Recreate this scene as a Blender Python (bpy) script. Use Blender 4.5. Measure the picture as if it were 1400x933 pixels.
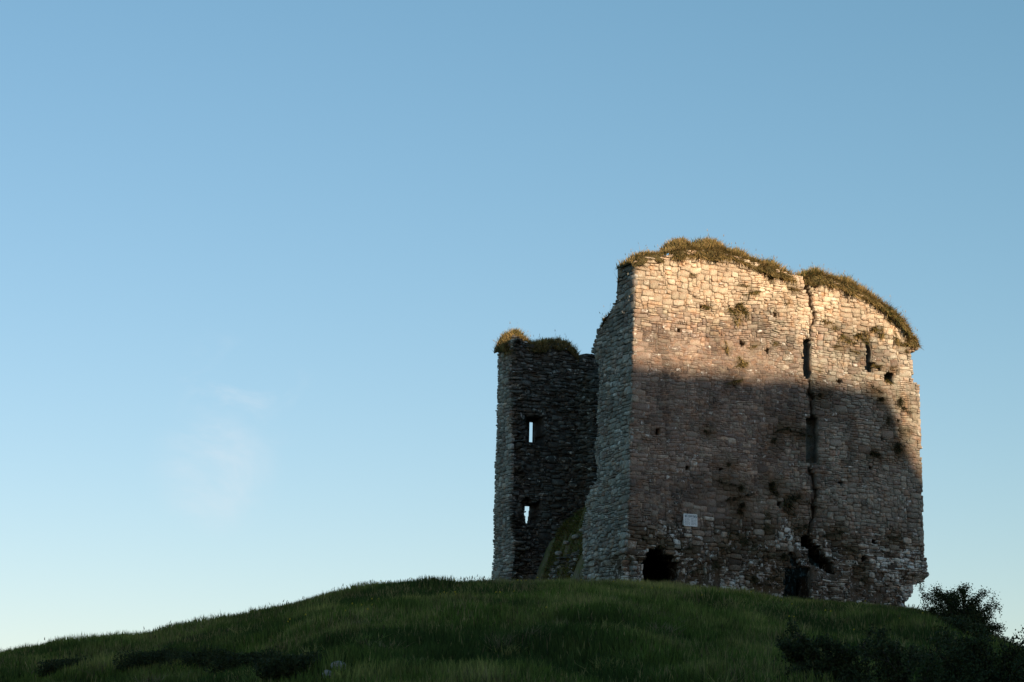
import bpy, math, random
import numpy as np
from mathutils import Vector, Matrix
rng = np.random.default_rng(7); random.seed(7)
C = bpy.context.scene.collection
for o in list(bpy.data.objects): bpy.data.objects.remove(o)
PI = math.pi

# ------------------------------------------------------------------ camera
FPX, W_PX = 3305.0, 1400.0
PITCH, YAW = math.atan(728/FPX), math.radians(63.3)
F = np.array([math.cos(YAW)*math.cos(PITCH), math.sin(YAW)*math.cos(PITCH), math.sin(PITCH)])
R = np.array([math.sin(YAW), -math.cos(YAW), 0.0]); U = np.cross(R, F)
CAM = -(F*FPX + R*(856-700) - U*(797-466.5))/FPX*95.0
cd = bpy.data.cameras.new('camera'); co = bpy.data.objects.new('camera', cd); C.objects.link(co)
B = -F
co.matrix_world = Matrix(((R[0],U[0],B[0],CAM[0]),(R[1],U[1],B[1],CAM[1]),(R[2],U[2],B[2],CAM[2]),(0,0,0,1)))
cd.sensor_width = 36; cd.lens = FPX/W_PX*36; cd.clip_end = 20000; cd.clip_start = .5
cd.dof.use_dof = True; cd.dof.focus_distance = 95; cd.dof.aperture_fstop = 3.2
bpy.context.scene.camera = co

# ------------------------------------------------------------------ sky, sun, exposure
SUN_AZ, SUN_EL = math.radians(5), math.radians(10)       # az measured from the front wall's normal, towards its right end
S = np.array([math.sin(SUN_AZ)*math.cos(SUN_EL), -math.cos(SUN_AZ)*math.cos(SUN_EL), math.sin(SUN_EL)])
sl = bpy.data.lights.new('sun', 'SUN'); so = bpy.data.objects.new('sun', sl); C.objects.link(so)
sl.energy = 4.5; sl.angle = math.radians(.45); sl.color = (1.0, .73, .49)
so.rotation_euler = Vector(S).to_track_quat('Z', 'Y').to_euler()
so.location = (20, -60, 60)
world = bpy.data.worlds.new('World'); bpy.context.scene.world = world; world.use_nodes = True
nt = world.node_tree; nt.nodes.clear()
def N(t, typ, **kw):
    n = t.nodes.new(typ)
    for k, v in kw.items():
        if k.startswith('i_'): n.inputs[k[2:].replace('_', ' ')].default_value = v
        else: setattr(n, k, v)
    return n
sky = N(nt, 'ShaderNodeTexSky', sky_type='NISHITA', sun_disc=False, sun_elevation=SUN_EL, sun_rotation=PI-SUN_AZ,
        air_density=1.1, dust_density=.4, ozone_density=2.8, altitude=0)
bg = N(nt, 'ShaderNodeBackground'); bg.inputs['Strength'].default_value = .10
out = N(nt, 'ShaderNodeOutputWorld')
tc = N(nt, 'ShaderNodeTexCoord')
hs = N(nt, 'ShaderNodeHueSaturation'); hs.inputs['Saturation'].default_value = 1.0
# faint wisps of cloud low in the sky on the left
def pix_dir(x, y):
    d = F*FPX + R*(x-700) - U*(y-466.5); return d/np.linalg.norm(d)
def cloud_mask(cx, cy, rad_px, sc, lo, hi, rot):
    dvec = pix_dir(cx, cy)
    sub = N(nt, 'ShaderNodeVectorMath', operation='SUBTRACT'); nt.links.new(tc.outputs['Generated'], sub.inputs[0]); sub.inputs[1].default_value = tuple(dvec)
    ln = N(nt, 'ShaderNodeVectorMath', operation='LENGTH'); nt.links.new(sub.outputs[0], ln.inputs[0])
    mr = N(nt, 'ShaderNodeMapRange', interpolation_type='SMOOTHSTEP'); nt.links.new(ln.outputs['Value'], mr.inputs[0])
    mr.inputs[1].default_value = rad_px/FPX; mr.inputs[2].default_value = rad_px*.25/FPX; mr.inputs[3].default_value = 0; mr.inputs[4].default_value = 1
    mp = N(nt, 'ShaderNodeMapping'); nt.links.new(tc.outputs['Generated'], mp.inputs[0])
    mp.inputs['Scale'].default_value = (sc, sc, sc*1.7); mp.inputs['Rotation'].default_value = (rot, rot, 0)
    nz = N(nt, 'ShaderNodeTexNoise'); nt.links.new(mp.outputs[0], nz.inputs['Vector']); nz.inputs['Scale'].default_value = 1; nz.inputs['Detail'].default_value = 10; nz.inputs['Roughness'].default_value = .6; nz.inputs['Distortion'].default_value = .5
    m2 = N(nt, 'ShaderNodeMapRange', interpolation_type='SMOOTHSTEP'); nt.links.new(nz.outputs['Fac'], m2.inputs[0])
    m2.inputs[1].default_value = lo; m2.inputs[2].default_value = hi
    mu = N(nt, 'ShaderNodeMath', operation='MULTIPLY'); nt.links.new(mr.outputs[0], mu.inputs[0]); nt.links.new(m2.outputs[0], mu.inputs[1])
    return mu
m1 = cloud_mask(292, 645, 105, 22, .32, .78, .3); m2_ = cloud_mask(330, 540, 110, 30, .46, .85, -.4)
ad = N(nt, 'ShaderNodeMath', operation='ADD'); nt.links.new(m1.outputs[0], ad.inputs[0]); nt.links.new(m2_.outputs[0], ad.inputs[1])
cs = N(nt, 'ShaderNodeMath', operation='MULTIPLY', use_clamp=True); nt.links.new(ad.outputs[0], cs.inputs[0]); cs.inputs[1].default_value = .48
mx = N(nt, 'ShaderNodeMix', data_type='RGBA'); nt.links.new(cs.outputs[0], mx.inputs['Factor'])
sep = N(nt, 'ShaderNodeSeparateColor'); nt.links.new(sky.outputs[0], sep.inputs[0]); cmb = N(nt, 'ShaderNodeCombineColor')
for k_, (g_, m_) in enumerate(((1.18, .885), (.93, 1.035), (1.0, .905))):
    pw = N(nt, 'ShaderNodeMath', operation='POWER'); pw.inputs[1].default_value = g_; nt.links.new(sep.outputs[k_], pw.inputs[0])
    ml_ = N(nt, 'ShaderNodeMath', operation='MULTIPLY'); ml_.inputs[1].default_value = m_; nt.links.new(pw.outputs[0], ml_.inputs[0]); nt.links.new(ml_.outputs[0], cmb.inputs[k_])
nt.links.new(cmb.outputs[0], hs.inputs['Color']); nt.links.new(hs.outputs[0], mx.inputs[6]); mx.inputs[7].default_value = (4.2, 4.5, 4.8, 1)
nt.links.new(mx.outputs[2], bg.inputs['Color']); nt.links.new(bg.outputs[0], out.inputs['Surface'])
vs = bpy.context.scene.view_settings
vs.view_transform = 'Standard'; vs.look = 'None'; vs.gamma = 1; vs.use_curve_mapping = False
vs.exposure = 0.885

# ------------------------------------------------------------------ helpers
def hash2(ix, iy, seed):
    n = (ix.astype(np.int64)*374761393 + iy.astype(np.int64)*668265263 + seed*1442695041) & 0xffffffff
    n = ((n ^ (n >> 13))*1274126177) & 0xffffffff
    n = (n ^ (n >> 16)) & 0xffffffff
    return n/4294967295.0
def vnoise(x, y, seed=0):
    x = np.asarray(x, float); y = np.asarray(y, float)
    ix = np.floor(x); iy = np.floor(y); fx = x-ix; fy = y-iy
    fx = fx*fx*(3-2*fx); fy = fy*fy*(3-2*fy)
    a = hash2(ix, iy, seed); b = hash2(ix+1, iy, seed); c = hash2(ix, iy+1, seed); d = hash2(ix+1, iy+1, seed)
    return (a*(1-fx)+b*fx)*(1-fy)+(c*(1-fx)+d*fx)*fy
def fbm(x, y, seed=0, o=4):
    t = 0; a = .5; s = 0
    for k in range(o):
        t = t + a*vnoise(np.asarray(x)*2**k+k*17.3, np.asarray(y)*2**k-k*9.1, seed+k); s += a; a *= .5
    return t/s
def sst(a, b, x):
    t = np.clip((np.asarray(x, float)-a)/(b-a), 0, 1); return t*t*(3-2*t)

def make_mesh(name, V, polys, mats, col=None, smooth=False, parent=None, link=True, fmat=None):
    """V (n,3); polys: (m,k) int array or list of such arrays (tri and quad)."""
    V = np.asarray(V, np.float32); me = bpy.data.meshes.new(name)
    if isinstance(polys, np.ndarray): polys = [polys]
    polys = [p for p in polys if len(p)]
    me.vertices.add(len(V)); me.vertices.foreach_set('co', V.ravel())
    tot = np.concatenate([np.full(len(p), p.shape[1], np.int32) for p in polys])
    idx = np.concatenate([p.ravel() for p in polys]).astype(np.int32)
    me.loops.add(len(idx)); me.loops.foreach_set('vertex_index', idx)
    me.polygons.add(len(tot)); st = np.concatenate([[0], np.cumsum(tot)[:-1]]).astype(np.int32)
    me.polygons.foreach_set('loop_start', st); me.polygons.foreach_set('loop_total', tot)
    if smooth: me.polygons.foreach_set('use_smooth', np.ones(len(tot), bool))
    if fmat is not None: me.polygons.foreach_set('material_index', fmat.astype(np.int32))
    me.update(calc_edges=True)
    if col is not None:
        at = me.color_attributes.new('Col', 'FLOAT_COLOR', 'POINT')
        c = np.asarray(col, np.float32)
        if c.shape[1] == 3: c = np.concatenate([c, np.zeros((len(c), 1), np.float32)], 1)
        at.data.foreach_set('color', c.ravel())
    for m in (mats if isinstance(mats, (list, tuple)) else [mats]): me.materials.append(m)
    if not link: return me
    o = bpy.data.objects.new(name, me); C.objects.link(o)
    if parent: o.parent = parent
    return o
def tag(o, label=None, cat=None, group=None, kind=None):
    if label: o['label'] = label
    if cat: o['category'] = cat
    if group: o['group'] = group
    if kind: o['kind'] = kind
    return o
def empty(name, loc=(0, 0, 0)):
    o = bpy.data.objects.new(name, None); C.objects.link(o); o.location = loc; o.empty_display_size = .5; return o
def copy_thing(o):
    c = o.copy(); C.objects.link(c)
    for ch in list(o.children):
        k = ch.copy(); C.objects.link(k); k.parent = c
    return c

# ------------------------------------------------------------------ materials
def mat(name, rough=.9):
    m = bpy.data.materials.new(name); m.use_nodes = True; t = m.node_tree
    b = t.nodes['Principled BSDF']; b.inputs['Roughness'].default_value = rough; b.inputs['Specular IOR Level'].default_value = .2
    return m, t, b
def ramp(t, fac, stops):
    r = N(t, 'ShaderNodeValToRGB'); t.links.new(fac, r.inputs[0]); e = r.color_ramp.elements
    e[0].position, e[0].color = stops[0][0], (*stops[0][1], 1); e[1].position, e[1].color = stops[-1][0], (*stops[-1][1], 1)
    for p, c in stops[1:-1]:
        q = e.new(p); q.color = (*c, 1)
    return r
def noise(t, scale, detail=5, rough=.6, vec=None, dist=0):
    n = N(t, 'ShaderNodeTexNoise'); n.inputs['Scale'].default_value = scale; n.inputs['Detail'].default_value = detail
    n.inputs['Roughness'].default_value = rough; n.inputs['Distortion'].default_value = dist
    if vec: t.links.new(vec, n.inputs['Vector'])
    return n
def mixc(t, a, b, fac=None, mode='MIX', f=1.0):
    m = N(t, 'ShaderNodeMix', data_type='RGBA', blend_type=mode)
    m.inputs['Factor'].default_value = f
    if fac is not None: t.links.new(fac, m.inputs['Factor'])
    for s, v in ((6, a), (7, b)):
        if isinstance(v, tuple): m.inputs[s].default_value = (*v, 1)
        else: t.links.new(v, m.inputs[s])
    return m.outputs[2]
def stone_material(name, white=(.62, .64, .60)):
    m, t, b = mat(name)
    tcn = N(t, 'ShaderNodeTexCoord').outputs['Object']
    at = N(t, 'ShaderNodeVertexColor', layer_name='Col')
    n1 = noise(t, 5.0, 7, .75, tcn, .5)
    r1 = ramp(t, n1.outputs['Fac'], [(.30, (.42, .36, .33)), (.42, (.82, .78, .75)), (.52, (1.0, 1.0, 1.0)), (.70, (1.42, 1.42, 1.40))])
    c = mixc(t, at.outputs['Color'], r1.outputs[0], mode='MULTIPLY')
    n2 = noise(t, 17, 6, .8, tcn)
    r2 = ramp(t, n2.outputs['Fac'], [(.32, (.45, .40, .38)), (.44, (.9, .88, .87)), (.55, (1.05, 1.05, 1.05)), (.70, (1.5, 1.5, 1.5))])
    c = mixc(t, c, r2.outputs[0], mode='MULTIPLY')
    n5 = noise(t, 2.3, 4, .6, tcn)       # iron-brown and greenish tints
    c = mixc(t, c, ramp(t, n5.outputs['Fac'], [(.33, (1.16, .97, .82)), (.5, (1, 1, 1)), (.68, (.92, 1.0, .98))]).outputs[0], mode='MULTIPLY')
    # pale lichen blotches, more of them where the alpha of the attribute is high
    n3 = noise(t, 4.2, 7, .75, tcn, .6)
    ma = N(t, 'ShaderNodeMath', operation='MULTIPLY_ADD'); t.links.new(at.outputs['Alpha'], ma.inputs[0]); ma.inputs[1].default_value = .30; t.links.new(n3.outputs['Fac'], ma.inputs[2])
    r3 = ramp(t, ma.outputs[0], [(.66, (0, 0, 0)), (.74, (1, 1, 1))])
    c = mixc(t, c, white, r3.outputs[0])
    t.links.new(c, b.inputs['Base Color'])
    bp = N(t, 'ShaderNodeBump'); bp.inputs['Strength'].default_value = 1.0; bp.inputs['Distance'].default_value = .045
    n4 = noise(t, 14, 8, .75, tcn); t.links.new(n4.outputs['Fac'], bp.inputs['Height']); t.links.new(bp.outputs[0], b.inputs['Normal'])
    return m
M_STONE = stone_material('weathered_stone')
M_MORTAR = stone_material('lime_mortar', (.5, .5, .47))
def foliage_material(name, stops, trans=.25, scale=1.2):
    m, t, b = mat(name, .7)
    tcn = N(t, 'ShaderNodeTexCoord').outputs['Object']
    at = N(t, 'ShaderNodeVertexColor', layer_name='Col')
    n = noise(t, scale, 4, .6, tcn)
    r = ramp(t, n.outputs['Fac'], stops)
    c = mixc(t, at.outputs['Color'], r.outputs[0], mode='MULTIPLY')
    t.links.new(c, b.inputs['Base Color'])
    tr = N(t, 'ShaderNodeBsdfTranslucent'); t.links.new(c, tr.inputs['Color'])
    ms = N(t, 'ShaderNodeMixShader'); ms.inputs[0].default_value = trans
    t.links.new(b.outputs[0], ms.inputs[1]); t.links.new(tr.outputs[0], ms.inputs[2])
    t.links.new(ms.outputs[0], t.nodes['Material Output'].inputs['Surface'])
    return m
ONE = [(.3, (.7, .7, .7)), (.7, (1.3, 1.3, 1.3))]
M_GRASS = foliage_material('meadow_grass', ONE, .3, .5)
M_TURF = foliage_material('dry_turf', ONE, .3, 2.5)
M_LEAF = foliage_material('bush_leaves', ONE, .15, 1.5)
m, t, b = mat('turf_soil'); tcn = N(t, 'ShaderNodeTexCoord').outputs['Object']
t.links.new(ramp(t, noise(t, 6, 6, .7, tcn).outputs['Fac'], [(.3, (.03, .028, .012)), (.5, (.07, .06, .025)), (.7, (.12, .10, .045))]).outputs[0], b.inputs['Base Color']); M_SOIL = m
m, t, b = mat('bark'); tcn = N(t, 'ShaderNodeTexCoord').outputs['Object']
t.links.new(ramp(t, noise(t, 12, 6, .7, tcn).outputs['Fac'], [(.3, (.03, .025, .02)), (.7, (.09, .075, .06))]).outputs[0], b.inputs['Base Color']); M_BARK = m
m, t, b = mat('mossy_rubble'); tcn = N(t, 'ShaderNodeTexCoord').outputs['Object']
t.links.new(ramp(t, noise(t, 3, 7, .75, tcn).outputs['Fac'], [(.3, (.05, .05, .02)), (.45, (.12, .13, .05)), (.55, (.14, .12, .07)), (.7, (.21, .20, .17))]).outputs[0], b.inputs['Base Color']); M_RUB = m
def ground_material(name, stops):
    m, t, b = mat(name); tcn = N(t, 'ShaderNodeTexCoord').outputs['Object']
    c1 = ramp(t, noise(t, .35, 6, .65, tcn).outputs['Fac'], stops).outputs[0]
    c2 = ramp(t, noise(t, 9, 6, .8, tcn).outputs['Fac'], [(.3, (.5, .5, .5)), (.7, (1.5, 1.5, 1.5))]).outputs[0]
    t.links.new(mixc(t, c1, c2, mode='MULTIPLY'), b.inputs['Base Color'])
    bp = N(t, 'ShaderNodeBump'); bp.inputs['Strength'].default_value = 1; bp.inputs['Distance'].default_value = .2
    t.links.new(noise(t, 5, 8, .8, tcn).outputs['Fac'], bp.inputs['Height']); t.links.new(bp.outputs[0], b.inputs['Normal'])
    return m
M_GROUND = ground_material('grassy_ground', [(.3, (.022, .033, .008)), (.5, (.035, .050, .012)), (.7, (.055, .060, .020))])

# ------------------------------------------------------------------ the tower's own frame
W, L = 14.4, 12.0        # front wall along +x, left wall along +y, near corner at the origin
TF, TL, TB = 1.6, 1.0, 1.25
def T(x, y, z):
    x, y, z = np.broadcast_arrays(np.asarray(x, float), np.asarray(y, float), np.asarray(z, float))
    return np.stack([x + (.047-.02*y/L)*z*(1-x/W), y, z], -1)
def proj(P):
    d = np.asarray(P, float)-CAM; w = d@F
    return np.stack([700+FPX*(d@R)/w, 466.5-FPX*(d@U)/w], -1)
PL = {'f': lambda a, b: T(a, 0, b), 'l': lambda a, b: T(0, a, b), 'b': lambda a, b: T(a, L-TB, b), 'B': lambda a, b: T(a, L-.15, b),
      'm': lambda a, b: T(1.3, a, b)}
def at(plane, x, y):     # a measured point of the photograph -> wall coordinates on that wall
    q = np.array([5., 5.]); g = PL[plane]
    for _ in range(12):
        p0 = proj(g(*q)); J = np.stack([(proj(g(q[0]+1e-3, q[1]))-p0)/1e-3, (proj(g(q[0], q[1]+1e-3))-p0)/1e-3], 1)
        q = q-np.linalg.solve(J, p0-np.array([x, y]))
    return q
def pl(plane, pts): return np.array([at(plane, *p) for p in pts])
def inpoly(px, py, poly):
    r = np.zeros(px.shape, bool); n = len(poly)
    for i in range(n):
        x1, y1 = poly[i]; x2, y2 = poly[(i+1) % n]
        c = ((y1 > py) != (y2 > py)) & (px < (x2-x1)*(py-y1)/((y2-y1) if y2 != y1 else 1e-9)+x1)
        r ^= c
    return r
def stroke(px, py, line, w):
    w = w*(.55+.95*vnoise(px*1.1+py*2.3, py*1.7, 77))
    r = np.zeros(px.shape, bool)
    for (x1, y1), (x2, y2) in zip(line[:-1], line[1:]):
        dx, dy = x2-x1, y2-y1; tt = np.clip(((px-x1)*dx+(py-y1)*dy)/(dx*dx+dy*dy), 0, 1)
        r |= np.hypot(px-x1-tt*dx, py-y1-tt*dy) < w/2
    return r

CS, CZ = .105, .084
def warp(a, b, seed):
    return (a + .05*(vnoise(a*1.3, b*2.2, seed)-.5) + .07*(vnoise(a*3.1, b*4.3, seed+2)-.5), b + .05*(vnoise(a*3.7, b*3.3, seed+3)-.5) + .22*(vnoise(a*.28, b*.35, seed+5)-.5) + .07*(vnoise(a*1.1, b*1.4, seed+9)-.5))

def core(name, mask, a0, b0, fmap, thick, seed, parent, colour, nd=4, front_depth=None, cs=CS, cz=CZ, jit=.03, cap=None):
    """The mass of a wall: every solid cell of the grid becomes masonry of the wall's full thickness."""
    na, nb = mask.shape; A, Bz = np.meshgrid(a0+np.arange(na+1)*cs, b0+np.arange(nb+1)*cz, indexing='ij')
    Aw, Bw = warp(A, Bz, seed)
    fd = front_depth(A, Bz) if front_depth else np.full(A.shape, .04)
    vs_ = []
    for k in range(nd+1):
        d = -(fd + (thick-fd)*k/nd)
        j = jit*(1 if 0 < k < nd else .35)*2.0
        aj = Aw+(vnoise(A*5+k*7, Bz*5, seed+31+k)-.5)*j*2; bj = Bw+(vnoise(A*5, Bz*5+k*5, seed+47+k)-.5)*j*1.4
        vs_.append(fmap(aj, bj, d+(vnoise(A*3, Bz*3, seed+60+k)-.5)*jit))
    V = np.stack(vs_, 0).reshape(-1, 3); n1 = (na+1)*(nb+1)
    def vid(k, i, j): return k*n1+i*(nb+1)+j
    I, J = np.nonzero(mask); Q = [np.stack([vid(0, I, J), vid(0, I+1, J), vid(0, I+1, J+1), vid(0, I, J+1)], 1),
                                  np.stack([vid(nd, I, J), vid(nd, I, J+1), vid(nd, I+1, J+1), vid(nd, I+1, J)], 1)]
    P = np.pad(mask, 1)
    for di, dj in ((-1, 0), (1, 0), (0, -1), (0, 1)):
        I, J = np.nonzero(mask & ~P[1+di:1+di+na, 1+dj:1+dj+nb])
        if di == -1: e = (I, J, I, J+1)
        elif di == 1: e = (I+1, J+1, I+1, J)
        elif dj == -1: e = (I+1, J, I, J)
        else: e = (I, J+1, I+1, J+1)
        for k in range(nd):
            Q.append(np.stack([vid(k, e[0], e[1]), vid(k+1, e[0], e[1]), vid(k+1, e[2], e[3]), vid(k, e[2], e[3])][::-1], 1))
    Q = np.concatenate(Q); used, inv = np.unique(Q, return_inverse=True); Q = inv.reshape(Q.shape)
    col = np.tile(colour(A, Bz).reshape(-1, 4), (nd+1, 1))[used]
    return make_mesh(name, V[used], Q, M_MORTAR, col, parent=parent)

BIG = np.array([(3, 2), (4, 2), (4, 3), (5, 3), (6, 3), (5, 2), (3, 3), (4, 4), (2, 2), (2, 1)]); BIGP = np.array([.15, .17, .14, .09, .06, .09, .08, .03, .12, .07]); BIGP /= BIGP.sum()
def pack(mask, sizes, probs, seed, big=None, quoin=None):
    """Irregular courses: fill the grid with blocks of several sizes; larger ones where big is high, long and short corner blocks on column quoin."""
    r = np.random.default_rng(seed); na, nb = mask.shape; free = mask.copy(); out_ = []
    sizes = np.array(sizes)
    if quoin is not None:
        j = 0; k = 0
        while j < nb-4:
            h = int(r.integers(2, 5)); w = (4 if k % 2 else 7) if quoin[1] else (7 if k % 2 else 4); w += int(r.integers(-1, 2))
            if free[quoin[0]:quoin[0]+w, j:j+h].all() and r.random() < .8: free[quoin[0]:quoin[0]+w, j:j+h] = False; out_.append((quoin[0], j, w, h))
            j += h; k += 1
    for j in range(nb):
        i = 0
        while i < na:
            if not free[i, j]: i += 1; continue
            if big is not None and r.random() < big[i, j]: w, h = BIG[r.choice(len(BIG), p=BIGP)]
            else: w, h = sizes[r.choice(len(sizes), p=probs)]
            while w > 1 and not free[i:i+w, j].all() or i+w > na: w -= 1
            while h > 1 and (j+h > nb or not free[i:i+w, j:j+h].all()): h -= 1
            free[i:i+w, j:j+h] = False; out_.append((i, j, w, h)); i += w
    return out_

def stones(blocks, a0, b0, fmap, seed, colour, relief, drop=0.0, cs=CS, cz=CZ, gap=.012, back=.12):
    """Vertices, triangles and colours of every stone of a face; arrays are (stone, vertex)."""
    r = np.random.default_rng(seed+1000); bl = np.array(blocks, float)
    if drop: bl = bl[r.random(len(bl)) > drop]
    n = len(bl); x0 = a0+bl[:, 0]*cs; x1 = x0+bl[:, 2]*cs; y0 = b0+bl[:, 1]*cz; y1 = y0+bl[:, 3]*cz
    g = gap*(.6+1.0*r.random(n)); x0 += g; x1 -= g; y0 += g*.8; y1 -= g*.8
    cx, cy = (x0+x1)/2, (y0+y1)/2; hw, hh = (x1-x0)/2, (y1-y0)/2
    ux = np.array([-1, 0, 1, 1, 1, 0, -1, -1.]); uy = np.array([-1, -1, -1, 0, 1, 1, 1, 0.])
    corner = np.array([1, 0, 1, 0, 1, 0, 1, 0.])
    cut = 1-corner*(.01+.20*r.random((n, 8))**2); cut2 = 1-corner*(.02+.30*r.random((n, 8))**2)
    bulge = (1-corner)*(.02+(r.random((n, 8))-.5)*.14)
    PX = ux*(cut+bulge*np.abs(ux)); PY = uy*(cut2+bulge*np.abs(uy))
    PX = PX*hw[:, None]; PY = PY*hh[:, None]
    rel = relief(cx, cy)
    proud = (.004+r.random(n)**1.6*.065)*rel + .004
    tilt = (r.random((n, 2))-.5)*.05*rel[:, None]
    ins = np.minimum(.013, .25*np.minimum(hw, hh))
    kx = 1-ins/hw; ky = 1-ins/hh
    ring_o_x = cx[:, None]+PX; ring_o_y = cy[:, None]+PY
    ring_i_x = cx[:, None]+PX*kx[:, None]; ring_i_y = cy[:, None]+PY*ky[:, None]
    di = proud[:, None]+tilt[:, :1]*ux+tilt[:, 1:]*uy+(r.random((n, 8))-.5)*.012*rel[:, None]
    do = di-.006-.016*rel[:, None]; db = np.full((n, 8), -back)
    ax = np.concatenate([ring_o_x, ring_o_x, ring_i_x, cx[:, None]], 1); ay = np.concatenate([ring_o_y, ring_o_y, ring_i_y, cy[:, None]], 1)
    ad_ = np.concatenate([db, do, di, (proud+.008*rel)[:, None]], 1)
    axw, ayw = warp(ax, ay, seed)
    V = fmap(axw, ayw, ad_)                                   # (n,25,3)
    k = np.arange(8); k2 = (k+1) % 8
    quads = np.concatenate([np.stack([k, k2, k2+8, k+8], 1), np.stack([k+8, k2+8, k2+16, k+16], 1)])
    tris = np.stack([k+16, k2+16, np.full(8, 24)], 1)
    col = colour(cx, cy, r)                                   # (n,4)
    return V, quads, tris, col, (bl[:, 2]*bl[:, 3])
def stones_to_objects(data, parent, nbig, rank=None, mat_=None):
    V, q, t_, col, area = data; n = len(V)
    order = np.argsort(-(area if rank is None else rank)); big = order[:nbig]; rest = order[nbig:]
    for i in big:
        o = V[i].mean(0); ob = make_mesh('stone', V[i]-o, [q, t_], M_STONE, np.tile(col[i], (25, 1)), parent=parent); ob.location = o
    if len(rest):
        off = (np.arange(len(rest))*25)[:, None, None]
        o = make_mesh('masonry', V[rest].reshape(-1, 3), [(q[None]+off).reshape(-1, 4), (t_[None]+off).reshape(-1, 3)], M_STONE, np.repeat(col[rest], 25, 0), parent=parent)
        o['kind'] = 'stuff'
SIZES = [(2, 1), (3, 1), (4, 1), (2, 2), (3, 2), (4, 2), (5, 2), (3, 3), (6, 4), (1, 1), (6, 2), (5, 3)]
PROBS = np.array([.17, .17, .12, .12, .14, .09, .05, .03, .008, .07, .02, .02]); PROBS /= PROBS.sum()

# ------------------------------------------------------------------ colours of the stones, by place on the wall
def pick(r, n, pal, w):
    return np.array(pal)[r.choice(len(pal), n, p=np.array(w)/sum(w))]
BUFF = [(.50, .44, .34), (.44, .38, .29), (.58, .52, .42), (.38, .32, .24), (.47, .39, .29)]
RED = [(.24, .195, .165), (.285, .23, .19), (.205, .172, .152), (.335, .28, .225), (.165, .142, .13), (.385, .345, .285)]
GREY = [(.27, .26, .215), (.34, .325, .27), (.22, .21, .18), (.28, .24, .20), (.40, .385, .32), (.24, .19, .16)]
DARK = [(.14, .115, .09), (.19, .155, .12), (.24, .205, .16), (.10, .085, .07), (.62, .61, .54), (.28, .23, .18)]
BLUE = [(.26, .27, .245), (.32, .33, .305), (.21, .22, .20), (.40, .41, .385), (.24, .22, .20)]
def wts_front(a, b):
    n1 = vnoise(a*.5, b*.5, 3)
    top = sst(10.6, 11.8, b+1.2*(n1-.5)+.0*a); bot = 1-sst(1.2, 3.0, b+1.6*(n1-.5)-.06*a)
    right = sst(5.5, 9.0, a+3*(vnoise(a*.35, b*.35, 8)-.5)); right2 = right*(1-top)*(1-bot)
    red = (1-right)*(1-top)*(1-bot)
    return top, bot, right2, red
def moss(a, b):
    global TD
    if TD is None:
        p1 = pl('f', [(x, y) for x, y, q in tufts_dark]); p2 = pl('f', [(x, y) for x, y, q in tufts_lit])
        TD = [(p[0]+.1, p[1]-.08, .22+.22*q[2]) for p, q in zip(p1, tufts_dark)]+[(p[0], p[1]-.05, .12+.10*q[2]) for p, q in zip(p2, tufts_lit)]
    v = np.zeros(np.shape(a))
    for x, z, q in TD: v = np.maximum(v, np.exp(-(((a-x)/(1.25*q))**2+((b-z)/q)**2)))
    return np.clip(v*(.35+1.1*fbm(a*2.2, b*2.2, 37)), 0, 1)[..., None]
def col_front(a, b, r=None):
    shp = np.shape(a); a = np.ravel(a); b = np.ravel(b); n = len(a); w = np.stack(wts_front(a, b), 1); w /= w.sum(1, keepdims=True)
    if r is None:   # mortar
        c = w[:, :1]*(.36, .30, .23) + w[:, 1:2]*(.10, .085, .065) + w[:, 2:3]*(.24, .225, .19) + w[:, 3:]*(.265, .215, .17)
        al = .12+.6*w[:, 1]*.5
        c = c*.86*(.75+.5*fbm(a*.7, b*.7, 21)[:, None])
        mo_ = moss(a, b)*.85; c = c*(1-mo_)+np.array([.085, .065, .035])*mo_
        return np.concatenate([c, al[:, None]], 1).reshape(*shp, 4)
    u = r.random(n); cw = np.cumsum(w, 1); sel = (u[:, None] > cw).sum(1).clip(0, 3)
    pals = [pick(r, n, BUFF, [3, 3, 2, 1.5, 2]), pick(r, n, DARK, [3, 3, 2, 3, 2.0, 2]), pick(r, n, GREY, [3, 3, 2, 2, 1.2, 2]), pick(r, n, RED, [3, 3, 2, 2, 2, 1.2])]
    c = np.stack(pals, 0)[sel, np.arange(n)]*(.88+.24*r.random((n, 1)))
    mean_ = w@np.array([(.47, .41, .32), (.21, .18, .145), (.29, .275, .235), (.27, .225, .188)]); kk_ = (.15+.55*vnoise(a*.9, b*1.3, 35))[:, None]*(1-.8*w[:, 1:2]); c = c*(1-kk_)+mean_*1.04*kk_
    st_ = sst(.50, .68, fbm(a*1.3, b*.8+7, 39, 4))[:, None]*(1-w[:, :1]*.6); c = c*(1-.42*st_)*(1+.22*sst(.5, .66, fbm(a*1.1+5, b*1.0, 43, 4))[:, None])
    c = .94*c*(.66+.68*fbm(a*.45, b*.6, 33)[:, None])
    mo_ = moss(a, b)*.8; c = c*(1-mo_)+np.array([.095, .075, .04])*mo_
    al = .10+.35*r.random(n)**3+.62*w[:, 1]*vnoise(a*.8, b*.8, 12)
    al *= 1-mo_[:, 0]
    return np.concatenate([c, al[:, None]], 1)
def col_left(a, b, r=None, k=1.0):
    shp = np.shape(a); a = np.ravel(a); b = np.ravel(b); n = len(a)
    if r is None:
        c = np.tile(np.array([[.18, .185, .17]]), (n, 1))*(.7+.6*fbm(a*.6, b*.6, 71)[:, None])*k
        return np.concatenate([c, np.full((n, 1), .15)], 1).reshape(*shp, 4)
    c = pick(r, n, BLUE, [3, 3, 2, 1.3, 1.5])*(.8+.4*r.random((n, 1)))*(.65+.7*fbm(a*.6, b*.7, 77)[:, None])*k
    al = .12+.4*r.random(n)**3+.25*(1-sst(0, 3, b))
    return np.concatenate([c, al[:, None]], 1)
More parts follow.
